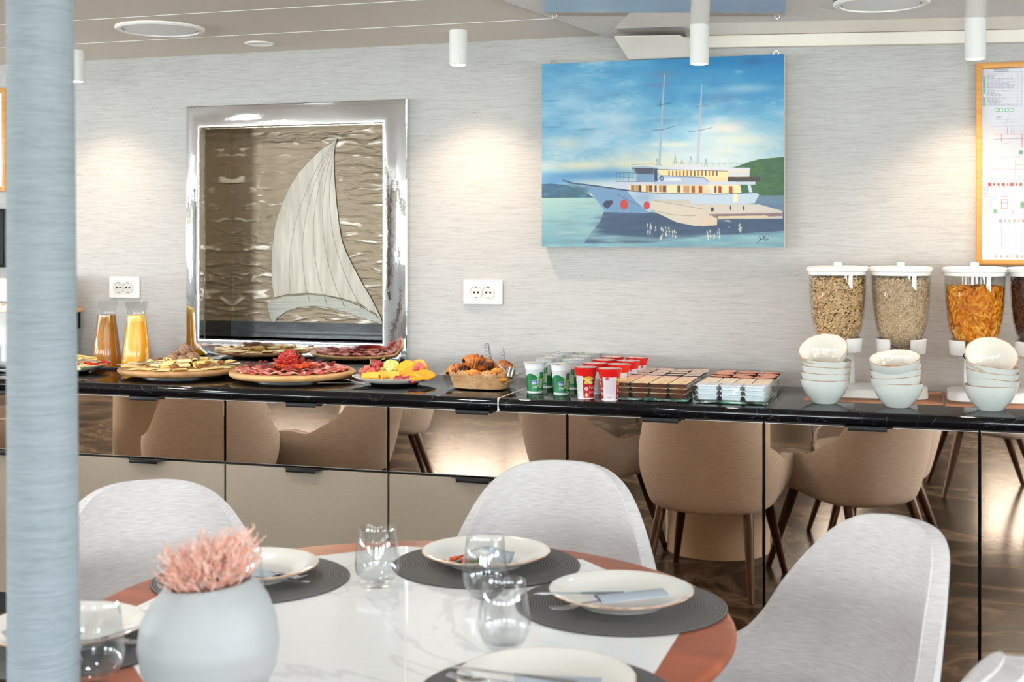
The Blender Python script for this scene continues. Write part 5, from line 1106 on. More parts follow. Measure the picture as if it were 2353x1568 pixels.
for x, dw, z, rot, nm in ((936, .0, .058, (1.2, 0, .3), 'standing upright in the middle'), (929, .02, .054, (1.0, 0, -.2), 'behind the upright one'), (962, .05, .058, (1.15, 0, .1), 'large, at the back right'), (978, -.02, .042, (.35, .2, .3), 'lying at the right rim'), (968, -.05, .040, (.3, .3, .8), 'overlapping the one at the right rim'), (955, -.07, .038, (.25, .1, .2), 'flat at the front right')):
    citrus(FP(x, dw, z), .034, rot, 'orange slice %s of the fruit plate' % nm)
for x, dw, z, rz, nm in ((861, -.06, .035, .1, 'at the front left'), (888, -.055, .04, .9, 'beside the front left one'), (873, -.0, .034, 1.9, 'behind the front left one')):
    bm = nb()
    def fn(a, b): th = (a-.5)*2.2; rr = .045; k = .022*math.cos((b-.5)*PI*.98)*math.cos(th*.65); return Vector((rr*math.sin(th), rr*math.cos(th)-rr+(b-.5)*.026*math.cos(th*.6), .004+k))
    add_grid(bm, fn, 20, 9); q = FP(x, dw, z-.012); tag(obj('melon_wedge', bm, 'melon', None, loc=q, rot=(0, 0, rz), solid=.004, smooth=60), 'orange melon wedge %s of the fruit plate' % nm, 'melon', 'melon wedges')
for i, (x, dw, z) in enumerate(((906, -.05, .032), (918, .0, .036), (945, -.03, .034), (905, .03, .034))):
    bm = nb(); add_prism(bm, [(-.018, -.012), (.02, -.008), (.014, .016), (-.012, .014)], .02); tag(obj('pineapple_piece', bm, 'pine', None, loc=FP(x, dw, z-.014), rot=(.2*i, .15, i), bev=.003), 'yellow pineapple chunk on the fruit plate, %s from the left' % ORD[i], 'pineapple', 'pineapple chunks')
for i, (x, dw, z, rot) in enumerate(((896, .04, .066, (1.1, 0, .2)), (906, .045, .062, (1.2, .2, -.3)), (886, .05, .058, (1.0, -.3, .4)))):
    bm = nb(); add_lathe(bm, [(0, 0), (.022, 0), (.024, .003), (.022, .006), (0, .006)], 24); tag(obj('kiwi_slice', bm, 'kiwi', None, loc=FP(x, dw, z), rot=rot), 'green kiwi slice at the back of the fruit plate, %s of three' % ('middle', 'right', 'left')[i], 'kiwi', 'kiwi slices')
def grapes(spots, m, label, grp, stem=True):
    cx_ = None
    for i, (x, dw, z) in enumerate(spots):
        t = obj('grape', nb_blob(.0125), m, None, loc=FP(x, dw, z), rot=(i, i*.6, 0), smooth=80); tag(t, label+', %s' % ORD[i], 'grape', grp)
def nb_blob(r): bm = nb(); add_blob(bm, (0, 0, 0), (r, r, r*1.2), 3); return bm
grapes([(838, -.02, .042), (849, -.03, .046), (843, .0, .058), (856, -.01, .050), (832, .01, .044)], 'grape2', 'pale red grape at the left of the fruit plate', 'left pale grapes')
grapes([(862, .03, .068), (870, .04, .072), (858, .05, .074), (876, .05, .066), (866, .02, .056)], 'grape', 'dark red grape at the back left of the fruit plate', 'back dark grapes')
grapes([(912, -.09, .030), (920, -.095, .034), (930, -.085, .030), (941, -.09, .034), (948, -.085, .030)], 'grape', 'dark red grape at the front of the fruit plate', 'front dark grapes')
grapes([(955, .0, .062), (970, .01, .064), (963, .01, .074)], 'grape2', 'pale red grape at the back right of the fruit plate', 'right pale grapes')
for pts, nm in (([(846, .01, .05), (850, .02, .07), (852, .03, .085), (848, .03, .098)], 'left'), ([(868, .04, .07), (876, .05, .085), (884, .05, .09)], 'back'), ([(905, .01, .05), (920, .0, .06), (934, .0, .055)], 'middle')):
    bm = nb(); add_tube(bm, [FP(*q) for q in pts], .0015, 5); add_tube(bm, [FP(*pts[1]), FP(pts[1][0]+8, pts[1][1], pts[1][2]+.008)], .001, 5); tag(obj('green_stalk', bm, 'stem', None), 'thin green grape stalk at the %s of the fruit plate' % nm, 'stalk', 'grape stalks')
for i in range(24):
    a = rnd.random()*6.28; r = .02+.10*math.sqrt(rnd.random()); m_ = 'redpepper' if i % 2 else 'cheese2'; L_ = .03+.03*rnd.random(); zz = .034+.035*(1-r/.13)+.006*rnd.random(); b2 = rnd.random()*3
    bm = nb(); add_tube(bm, [(-L_, 0, 0), (0, .004, .004), (L_, 0, 0)], [.005, .0065, .005], 6); tag(obj('pepper_strip' if i % 2 else 'cheese_stick', bm, m_, None, loc=(pp.x+.04+r*math.cos(a)*.8, pp.y+r*math.sin(a), TOP+zz-.006), rot=(0, .2*rnd.random()-.1, b2)), ('red pepper strip' if i % 2 else 'pale cheese stick')+' piled on the plate beside the column', 'pepper' if i % 2 else 'cheese', 'pepper strips' if i % 2 else 'cheese sticks')
for i in range(4): slice_fold('cheese_slice', (pp.x+.05+.02*i, pp.y+.06-.02*i), .08, 'cheese', 'cheese slice behind the peppers on the plate beside the column, %s from the left' % ORD[i], 'cheese', 'cheese slices on the pepper plate', 'flat', i, .5+i*.2, .06-.005*i, w_=.05, tilt=.15)
q = cpos(205, 4.36); tongs((q.x, q.y), 2.7, 'steel serving tongs on the pepper plate beside the column', z=.058, L=.16)
# ------------------------------------------------------------------ pastry dish
pd = cpos(1108, 4.40); LX, LY = .128, .095
t = thing('glass_baking_dish', 'clear glass baking dish lined with paper and holding pastries', 'dish', pd, -.04)
def rrect(lx, ly, r, n=6):
    out = []
    for cx_, cy, a0 in ((lx-r, ly-r, 0), (-lx+r, ly-r, 90), (-lx+r, -ly+r, 180), (lx-r, -ly+r, 270)):
        for i in range(n+1): a = math.radians(a0+90*i/n); out.append((cx_+r*math.cos(a), cy+r*math.sin(a)))
    return out
def dish(levels, m, name, par, wall=.004):
    bm = nb(); rows = [[bm.verts.new((x, y, z)) for x, y in rrect(lx, ly, r)] for lx, ly, r, z in levels]
    for a, b in zip(rows, rows[1:]):
        for i in range(len(a)): bm.faces.new((a[i], a[(i+1) % len(a)], b[(i+1) % len(a)], b[i]))
    bm.faces.new(rows[0][::-1]); bm.faces.new(rows[-1]); return obj(name, bm, m, par, smooth=40)
dish([(LX-.03, LY-.022, .02, 0), (LX-.024, LY-.018, .024, .002), (LX-.016, LY-.012, .026, .02), (LX-.004, LY-.003, .03, .050), (LX+.004, LY+.004, .032, .054), (LX+.004, LY+.004, .032, .0575), (LX-.004, LY-.004, .03, .0575), (LX-.008, LY-.008, .028, .05), (LX-.022, LY-.018, .022, .010)], 'dishglass', 'dish_body', t)
bm = nb()
def pap(a, b):
    th = a*2*PI; e = .5; x = math.copysign(abs(math.cos(th))**e, math.cos(th)); y = math.copysign(abs(math.sin(th))**e, math.sin(th))
    k = .80+.19*b+.016*mnoise.noise(Vector((x*3, y*3, b*4))); h = .006+b*(.052+.022*mnoise.noise(Vector((x*4+3, y*4, 2)))+.012*mnoise.noise(Vector((x*11, y*11, 5)))+.012*abs(x*y))
    cr = b*.006*(abs(mnoise.noise(Vector((x*9, y*9, b*7))))+abs(mnoise.noise(Vector((x*17, y*17, b*13+4)))))
    return Vector((x*((LX-.012)*k-cr*1.3), y*((LY-.010)*k-cr*1.3), h+b*b*.022*abs(mnoise.noise(Vector((x*7, y*7, 9))))))
add_grid(bm, pap, 260, 22, loop=True); add_prism(bm, rrect(LX-.04, LY-.03, .02), .001, z0=.0105)
o = obj('baking_paper', bm, 'kraft', None, loc=pd, rot=(0, 0, -.04), solid=.0006, smooth=24); tag(o, 'crumpled brown baking paper lining the pastry dish', 'baking paper')
def croissant(p, s, rot, label, m='croissant'):
    bm = nb()
    def fn(a, b):
        th = (a-.5)*2.0; taper = math.cos((a-.5)*PI*.94)**.6; ridge = 1+.10*math.cos(a*PI*14); r = .031*taper*ridge*s; c = Vector((.06*math.sin(th)*s, .045*math.cos(th)*s-.04*s, 0)); ph = b*2*PI
        d = Vector((math.sin(th), math.cos(th), 0)); return c+d*r*math.cos(ph)+Vector((0, 0, r*math.sin(ph)*.95))
    g = add_grid(bm, fn, 60, 20); bmesh.ops.remove_doubles(bm, verts=bm.verts, dist=.0004)
    o = obj('croissant', bm, m, None, loc=p, rot=rot, smooth=50); return tag(o, label, 'pastry', 'pastries in the glass dish')
def PP(x, dw, z): q = cpos(x, 4.40+dw); return (q.x, q.y, TOP+z)
croissant(PP(1097, .0, .092), .95, (.3, .25, .2), 'big dark-browned croissant on top of the pastries')
croissant(PP(1052, .01, .062), .8, (.1, -.2, .5), 'dark croissant at the left of the dish')
croissant(PP(1158, .03, .070), .9, (.2, .3, -.7), 'dark croissant at the back right under the tongs')
croissant(PP(1118, .05, .078), .85, (.2, .1, 1.3), 'croissant at the back of the dish')
for i, (x, dw, z, s, nm) in enumerate(((1088, -.045, .058, 1.0, 'front centre left'), (1124, -.05, .056, 1.0, 'front centre right'), (1143, -.015, .062, 1.0, 'right, under the tongs'), (1070, -.03, .052, .9, 'front left'), (1150, -.05, .040, .9, 'low at the front right behind the glass'))):
    bm = nb(); add_blob(bm, (0, 0, 0), (.030*s, .020*s, .014*s), 3, .35, 2.2, i*3); add_blob(bm, (.006, -.004, .009), (.016, .012, .007), 3, .3, 3, i); tag(obj('sweet_pastry', bm, 'pastry', None, loc=PP(x, dw, z), rot=(.1, .1, i*.7), smooth=80), 'golden glazed pastry, %s of the dish' % nm, 'pastry', 'pastries in the glass dish')
# pastry tongs standing in the dish
t = thing('pastry_tongs', 'steel toothed tongs standing up in the pastry dish', 'tongs', PP(1166, -.045, .07))
def rel(x, y, w_): q = at_w(x, y, w_); b = PP(1166, -.045, .07); return Vector((q.x-b[0], q.y-b[1], q.z-b[2]))
for pts, rr, wl, nm in (([(1163, 858), (1150, 842), (1131, 826), (1126, 812), (1124, 797), (1122, 789), (1118, 791)], [.010, .011, .011, .0095, .009, .007, .003], 4.36, 'arm'), ([(1172, 852), (1166, 836), (1160, 822), (1158, 808), (1157, 798)], [.008, .008, .006, .006, .003], 4.44, 'arm')):
    bm = nb(); P_ = [rel(x, y, wl) for x, y in pts]; add_tube(bm, P_, rr, 10, flat=.3)
    for i in range(len(P_)-2, max(1, len(P_)-5), -1):
        for q in (0, .5): c = P_[i].lerp(P_[i-1], q); add_tube(bm, [c, c+Vector((-.012, -.002, -.004)), c+Vector((-.020, -.002, -.013))], [.0035, .002, .0006], 5, flat=.5)
    obj(nm, bm, 'cutlery', t, smooth=60)
a, b = rel(1162, 848, 4.355), rel(1178, 862, 4.355); bm = nb(); mid = (rel(1167, 857, 4.36)+rel(1175, 856, 4.36))/2
add_tube(bm, [rel(1174, 846, 4.37), rel(1168, 868, 4.355)], [.017, .017], 20, flat=.8); obj('spring_clip', bm, 'cutlery', t, smooth=40)
# ------------------------------------------------------------------ yogurt cups
def cup_canvas(kind):
    cv = Canvas(240, 96, (238, 242, 244))
    if kind == 'g':
        for o in (0, 120):      # two repeats round the cup
            gx = lambda x: x+o
            pts = [(gx(0), 32)]+[(gx(x), 32-14*math.sin(x/120*PI*2+.4)) for x in range(0, 121, 6)]+[(gx(120), 92), (gx(0), 92)]; cv.poly(pts, (16, 132, 72))
            cv.poly([(gx(62), 12), (gx(84), 12), (gx(84), 70), (gx(62), 70)], (16, 128, 66))
            for i in range(5): cv.line([(gx(65), 17+i*4.4), (gx(66+14*((i*7) % 5)/5+4), 17+i*4.4)], .9, (150, 210, 160), .8)
            cv.poly([(gx(64), 38), (gx(82), 38), (gx(82), 78), (gx(64), 78)], (196, 224, 180))
            for i in range(9): cv.line([(gx(66), 42+i*4), (gx(80), 42+i*4)], .9, (60, 140, 84), .8)
            for a_ in ((gx(44), 20, gx(60), 40), (gx(40), 30, gx(58), 48)): cv.line([(a_[0]+14, a_[1]-6), (a_[0]+4, a_[1]+6), (a_[0], a_[1]+16)], 1, (110, 180, 110), .9)
            cv.poly([(gx(50), 44), (gx(60), 24), (gx(62), 34), (gx(56), 50), (gx(48), 56)], (214, 232, 140)); cv.poly([(gx(92), 26), (gx(104), 44), (gx(106), 56), (gx(96), 46)], (226, 234, 150))
            cv.disc(gx(42), 54, 15, 9, (240, 246, 250)); cv.disc(gx(42), 54, 13.6, 7.8, (22, 78, 170)); cv.text('dukat', gx(31), 59, 10, (250, 250, 252), 1.6, .38)
            cv.text('jogurt', gx(30), 76, 10, (240, 250, 240), 1.4, .36); cv.poly([(gx(52), 66), (gx(62), 62), (gx(60), 72), (gx(52), 74)], (180, 220, 90)); cv.text('180 g', gx(63), 90, 5.5, (230, 244, 230), .9, .5)
        cv.poly([(0, 92), (240, 92), (240, 96), (0, 96)], (240, 244, 246))
    else:
        cv = Canvas(240, 96, (240, 236, 238))
        for o in (0, 120):
            for i in range(20): cv.line([(o+4, 6+i*3.3), (o+48, 6+i*3.3)], 1, (220, 120, 130), .55)
            for x in range(4, 48, 6): cv.line([(o+x, 4), (o+x, 72)], .8, (240, 236, 238), .7)
            cv.text('150 g', o+8, 88, 5, (220, 90, 100), .8, .5); cv.poly([(o+6, 2), (o+18, 2), (o+18, 12), (o+6, 12)], (222, 60, 80))
            cv.poly([(o+52, 0), (o+112, 0), (o+110, 96), (o+54, 96)], (214, 26, 30))
            for x, y, r, c in ((64, 12, 11, (250, 206, 60)), (80, 10, 12, (246, 190, 40)), (74, 22, 12, (250, 226, 130)), (92, 14, 9, (240, 214, 150)), (66, 30, 9, (244, 200, 50)), (86, 30, 10, (250, 234, 170)), (100, 20, 6, (60, 44, 60))): cv.disc(o+x, y, r, r*.72, c)
            for x, y in ((60, 6), (84, 4), (58, 24), (96, 8)): cv.disc(o+x, y, 3, 2.4, (150, 60, 30))
            cv.disc(o+68, 56, 8, 8, (246, 232, 228)); cv.line([(o+63, 56), (o+73, 56)], 1, (214, 40, 50)); cv.line([(o+64, 59), (o+72, 59)], 1, (214, 40, 50)); cv.disc(o+66, 40, 3, 4, (90, 20, 20)); cv.disc(o+68, 82, 6, 9, (252, 226, 180))
            cv.text('Voćni', o+80, 56, 12, (252, 240, 236), 1.5, .42); cv.text('jogurt', o+80, 74, 12, (252, 240, 236), 1.4, .36)
    return cv
def lid_canvas(kind):
    cv = Canvas(64, 64, (236, 236, 222) if kind == 'g' else (226, 96, 84))
    if kind == 'g':
        cv.poly([(0, 0), (20, 0), (16, 40), (0, 64)], (120, 180, 110)); cv.disc(36, 34, 18, 16, (244, 226, 220)); cv.text('dukat', 24, 26, 9, (70, 110, 180), 1.6, .4)
        for i in range(4): cv.line([(18, 42+i*4), (52, 42+i*4)], 1.2, (110, 130, 120), .7)
        cv.poly([(44, 4), (60, 16), (52, 20)], (222, 222, 120))
    else:
        cv.disc(34, 34, 24, 20, (238, 150, 130)); cv.text('Voćni', 16, 34, 14, (252, 226, 216), 2, .4); cv.text('jogurt', 16, 50, 12, (252, 226, 216), 1.8, .36)
    return cv
def make_cup(kind):
    t = thing('yogurt_cup', 'x', 'yogurt'); H_ = .104
    prof = [(0.0, .0265), (.03, .028), (1, .0335)] if kind == 'g' else [(0, .0265), (1, .0345)]
    z0, z1 = .003, (.082 if kind == 'g' else .078)
    fn = lambda a, b: (lambda r, th: (r*math.cos(th), r*math.sin(th), z1+(z0-z1)*b))(.0335+(.0268-.0335)*b, 2*PI*a)
    o = painted('printed_cup', cup_canvas(kind), fn, 'attrg', t, loop=True)
    bm = nb(); add_lathe(bm, [(0, .0015), (.0250, .0015), (.0265, 0), (.0272, .0032), (.0, .0032)], 40); obj('base', bm, 'cupwhite', t)
    bm = nb(); top = [(.0334, z1-.001), (.035, z1+.004), (.0352, z1+.010), (.0378, H_-.004), (.0400, H_-.002), (.0404, H_-.0006), (.038, H_-.0006), (.03, H_-.004), (0, H_-.004)]
    if kind == 'r': top = [(.0334, z1-.001), (.0345, z1+.002), (.0390, H_-.008), (.0405, H_-.003), (.0407, H_-.0006), (.038, H_-.0006), (0, H_-.004)]
    add_lathe(bm, top, 48); obj('rim_collar', bm, 'cupwhite' if kind == 'g' else 'redplastic', t)
    def lf(a, b):
        th = a*2*PI; r = .0412*(1-b); 
        if abs(th-4.4) < .22: r *= 1+.10*(1-b)
        return (r*math.cos(th), r*math.sin(th), H_+.0003+.0014*mnoise.noise(Vector((r*60*math.cos(th), r*60*math.sin(th), 1))))
    cv = lid_canvas(kind); src = cv.a; pol = Canvas(64, 16, (0, 0, 0))
    for i in range(64):
        for j in range(16):
            th = i/64*2*PI; r = (1-j/15)*31; pol.a[j, i] = src[int(32-r*math.sin(th)), int(32+r*math.cos(th))]
    painted('foil_lid', pol, lf, 'attrg', t, loop=True); return t
GP = [[(1229, 833), (1254, 823), (1277, 815), (1300, 808)], [(1290, 836), (1316, 826), (1338, 818), (1357, 811)]]
RP = [[(1346, 844), (1366, 835), (1388, 827), (1408, 820)], [(1401, 847), (1422, 837), (1444, 829), (1464, 822)]]
for kind, cols, colr in (('g', GP, 'green and white'), ('r', RP, 'red and white')):
    proto = make_cup(kind); first = True
    for ci, col in enumerate(cols):
        for ri, (x, y) in enumerate(col):
            q = at_z(x, y, TOP+.104); loc = (q.x, q.y, TOP); lb = '%s yogurt cup, %s column, %s row from the front' % (colr, ('left', 'right')[ci], ORD[ri])
            rz = [-.60, -.60, .9, 2.4][ri] if kind == 'g' else ([1.25, .2][ci] if ri == 0 else .4+ri)
            rz = {'g': -2.35+[0, 2.2, 1.1, 2.8][ri], 'r': ([-3.0, -1.9][ci] if ri == 0 else -2.0+ri*.3)}[kind]
            if first: proto.location = loc; proto.rotation_euler = (0, 0, rz); proto['label'] = lb; proto['group'] = colr+' yogurt cups'; first = False
            else: dup(proto, loc, rz, lb, colr+' yogurt cups')
# ------------------------------------------------------------------ glass trays of portion packs
def tray(x0, x1, w0, w1, label, h=.058):
    ua, ub2 = u_of(x0, w0), u_of(x1, w0); W_, D_ = ub2-ua, w1-w0; t = thing('glass_tray', label, 'glass tray', ((ua+ub2)/2, (w0+w1)/2, TOP), 0, 'square glass trays')
    lx, ly = W_/2, D_/2; bm = nb(); th = .008
    rows = [[bm.verts.new((x, y, z)) for x, y in rrect(a, b, .008, 3)] for a, b, z in ((lx-.004, ly-.004, 0), (lx, ly, .004), (lx, ly, h-.003), (lx-.002, ly-.002, h), (lx-th+.001, ly-th+.001, h), (lx-th, ly-th, h-.004), (lx-th, ly-th, .012))]
    for a, b in zip(rows, rows[1:]):
        for i in range(len(a)): bm.faces.new((a[i], a[(i+1) % len(a)], b[(i+1) % len(a)], b[i]))
    bm.faces.new(rows[0][::-1]); bm.faces.new(rows[-1]); obj('glass_walls', bm, 'dishglass', t, smooth=30)
    bm = nb(); add_box(bm, (0, 0, .0065), (W_-.02, D_-.02, .009), .002); obj('glass_base', bm, 'greenglass', t)['label'] = 'thick green-tinted glass base'
    return (ua+ub2)/2, (w0+w1)/2, W_-2*th, D_-2*th
def pack(wd, dp, h, mb, ml, round_=False):
    t = thing('portion_pack', 'x', 'portion pack')
    bm = nb()
    if round_: add_lathe(bm, [(0, 0), (wd*.38, 0), (wd*.47, h*.9), (wd*.5, h), (0, h)], 28)
    else:
        rows = [[bm.verts.new((x, y, z)) for x, y in rrect(a, b, .004, 3)] for a, b, z in ((wd*.40, dp*.40, 0), (wd*.44, dp*.44, h*.8), (wd*.49, dp*.49, h*.86), (wd*.49, dp*.49, h))]
        for a, b in zip(rows, rows[1:]):
            for i in range(len(a)): bm.faces.new((a[i], a[(i+1) % len(a)], b[(i+1) % len(a)], b[i]))
        bm.faces.new(rows[0][::-1]); bm.faces.new(rows[-1])
    obj('tub', bm, mb, t, smooth=30); bm = nb()
    if round_: add_lathe(bm, [(0, h+.0002), (wd*.5, h), (wd*.505, h+.0008), (0, h+.0014)], 28)
    else: add_prism(bm, rrect(wd*.495, dp*.495, .004, 3), .0009, z0=h+.0001)
    obj('lid', bm, ml, t, smooth=30); return t
TW0, TW1, TW2 = 4.215, 4.475, 4.735
def fill(tr, nx, ny, layers, mb, mls, cat_, where, h=.0145, round_=False, jit=.02, tilt=.0):
    cx_, cy, W_, D_ = tr; wd, dp = W_/nx, D_/ny; protos = {}
    for l in range(layers):
        for j in range(ny):
            for i in range(nx):

                ml = mls[j] if l == layers-1 else mls[0]
                lb = '%s, %s tray, %s row back, %s from left, %s layer' % (cat_, where, ORD[j], ORD[i], ('bottom', 'middle', 'top')[l])
                z = TOP+.0125+l*(h+.0015)
                loc = (cx_-W_/2+(i+.5)*wd, cy-D_/2+(j+.5)*dp, z); rot = (tilt*rnd.uniform(-1, 1), tilt*rnd.uniform(-1, 1), jit*rnd.uniform(-1, 1))
                if l == layers-1 and j > 0: loc = (loc[0], loc[1], loc[2])
                if ml not in protos: p_ = pack(wd*.94, dp*.94, h if not (l == layers-1 and False) else h, mb, ml, round_); protos[ml] = p_; p_.location = loc; p_.rotation_euler = rot; p_['label'] = lb; p_['group'] = cat_+' in the '+where+' tray'
                else: dup(protos[ml], loc, rot, lb, cat_+' in the '+where+' tray')
tA = tray(1397, 1583, TW0, TW1, 'clear glass tray of brown jam packs, front left of the four trays'); fill(tA, 4, 3, 3, 'choc', ['lid_yellow', 'lid_yellow', 'lid_pink'], 'brown jam portion pack', 'front left')
tB = tray(1590, 1766, TW0, TW1, 'clear glass tray of white butter and cheese tubs, front right of the four trays')
def sub(tr, y0, y1): return (tr[0], tr[1]-tr[3]/2+tr[3]*(y0+y1)/2, tr[2], tr[3]*(y1-y0))
fill(sub(tB, 0, .36), 3, 1, 3, 'bluewhite', ['lid_white'], 'white cream cheese tub', 'front right', jit=.05)
fill(sub(tB, .37, 1), 4, 3, 3, 'bluewhite', ['lid_cream']*3, 'yellow-lidded butter pack', 'front right', jit=.05)
xq = lambda x, w_: u_of(x, TW0)
tC = tray(0, 0, TW1+.004, TW2, 'x') if False else None
def tray_u(ua, ub2, w0, w1, label):
    return tray_raw(ua, ub2, w0, w1, label)
def px_for(u, w_): X = C_*u+S_*w_; Z = -S_*u+C_*w_; return CX+F*X/Z
def back_tray(fr, label): a, b = fr[0]-fr[2]/2-.008, fr[0]+fr[2]/2+.008; w0 = TW1+.004; return tray(px_for(a, w0), px_for(b, w0), w0, TW2, label)
tC = back_tray(tA, 'clear glass tray of black chocolate spread packs, back left of the four trays'); fill(tC, 4, 3, 3, 'darkchoc', ['lid_grey']*3, 'black spread pack', 'back left', jit=.12, tilt=.05)
tD = back_tray(tB, 'clear glass tray of round red jam tubs, back right of the four trays'); fill(tD, 3, 3, 3, 'redcup', ['lid_orange']*3, 'round red jam tub', 'back right', jit=.5, tilt=.06, round_=True)
# ------------------------------------------------------------------ paper mats, cereal dispensers
def mat_piece(x0, x1, w0, w1, label):
    bm = nb(); a, b = u_of(x0, w0), u_of(x1, w0)
    def fn(i, j): return Vector((a+(b-a)*i, w0+(w1-w0)*j, TOP+.0008+(.0022*max(0, mnoise.noise(Vector((i*5, 0, 1))))*(1-j)**3)))
    add_grid(bm, fn, 40, 12); tag(obj('paper_mat', bm, 'kraftmat', None, solid=.0006), label, 'mat', 'brown paper mats under the cereal')
mat_piece(1845, 2168, 4.40, 4.78, 'brown paper mat under the first two cereal dispensers'); mat_piece(2172, 2520, 4.385, 4.78, 'brown paper mat under the right cereal dispensers')
DW = 4.575; ZL = TOP+.436
def dispenser(x0, x1, who):
    pa_, pb = cpos(x0, DW), cpos(x1, DW); cx_ = (pa_.x+pb.x)/2; hw = (pb.x-pa_.x)/2
    t = thing('cereal_dispenser', who, 'cereal dispenser', (cx_, DW, TOP+.0018), 0, 'double cereal dispensers')
    bm = nb(); rows = [[bm.verts.new((x, y+.02, z)) for x, y in rrect(a, b, .05, 8)] for a, b, z in ((hw+.085, .094, 0), (hw+.088, .097, .003), (hw+.086, .095, .028), (hw+.078, .087, .034))]
    for a, b in zip(rows, rows[1:]):
        for i in range(len(a)): bm.faces.new((a[i], a[(i+1) % len(a)], b[(i+1) % len(a)], b[i]))
    bm.faces.new(rows[0][::-1]); bm.faces.new(rows[-1]); obj('base', bm, 'white', t, smooth=30)
    bm = nb()
    for s in (-1, 1):
        add_lathe(bm, [(.020+.0015*math.cos(k*PI/3), .0345+.0008*math.sin(k*PI/3)) for k in range(6)], 24, c=(s*hw, -.03, 0), closed=True)
        for q in (-.006, .006): add_tube(bm, [(s*hw+q, -.026, .0345), (s*hw+q, -.022, .0345)], .0012, 5)
        add_tube(bm, [(s*hw-.009, -.034, .0345), (s*hw, -.039, .0345), (s*hw+.009, -.034, .0345)], .0012, 5)
    obj('smile_mark', bm, 'black', t)['label'] = 'small smiling face mark on the base'
    for s in (-1, 1):
        X0 = s*hw
        bm = nb(); add_box(bm, (X0+.010, .082, .12), (.088, .03, .176), .008); add_box(bm, (X0+.01, .082, .215), (.10, .024, .05), .006); obj('stand', bm, 'white', t)
        # open collar gripping the funnel
        bm = nb()
        def cf(a, b):
            th = math.radians(-90+24)+a*math.radians(360-48); pr = [(.074, .148), (.079, .150), (.081, .172), (.083, .196), (.080, .198), (.076, .196), (.074, .15)]
            f = b*(len(pr)-1); i = min(int(f), len(pr)-2); w_ = f-i; r = pr[i][0]*(1-w_)+pr[i+1][0]*w_; z = pr[i][1]*(1-w_)+pr[i+1][1]*w_
            return Vector((X0+r*math.cos(th), r*math.sin(th), z))
        add_grid(bm, cf, 48, 19); co = obj('collar', bm, 'white', t, smooth=60)
        H_ = .436; can = [(.020, .145), (.024, .168), (.050, .182), (.068, .196), (.080, .225), (.0885, .265), (.0935, .315), (.096, .37), (.0965, .418)]
        bm = nb(); add_lathe(bm, can+[(.095, .418)]+[(r-.0015, z) for r, z in can[::-1]][1:], 64, c=(X0, 0, 0)); obj('canister', bm, 'acrylic', t, smooth=60)['label'] = 'clear plastic canister'
        bm = nb(); add_lathe(bm, [(.092, .408), (.0975, .410), (.0985, .421), (.104, .423), (.1045, .434), (.098, .4385), (.07, .441), (.0, .4415)], 64, c=(X0, 0, 0)); add_tube(bm, [(X0-.012, 0, .440), (X0+.012, 0, .440)], .009, 10); add_box(bm, (X0, 0, .446), (.026, .012, .016), .004); obj('lid', bm, 'white', t)
        bm = nb(); add_tube(bm, [(X0, -.045, .142), (X0, .05, .142)], .017, 20); add_lathe(bm, [(0, .118), (.022, .118), (.022, .146), (0, .146)], 24, c=(X0, 0, 0)); obj('spout', bm, 'white', t)
        for q in (-1, 1):
            bm = nb(); mt = Matrix.Translation((X0+q*.026, -.062, .150)) @ Matrix.Rotation(PI/2, 4, 'X'); add_lathe(bm, [(0, .0), (.0125, 0), (.0125, .010), (0, .010)], 24, mtx=mt); kb = obj('knob', bm, 'black', t)
            bm = nb(); mt = Matrix.Translation((X0+q*.026, -.0735, .150)) @ Matrix.Rotation(PI/2, 4, 'X'); add_lathe(bm, [(0, .0), (.0085, 0), (.0085, .002), (0, .003)], 20, mtx=mt); obj('knob_cap', bm, 'cutlery', kb)
    return cx_, hw, can
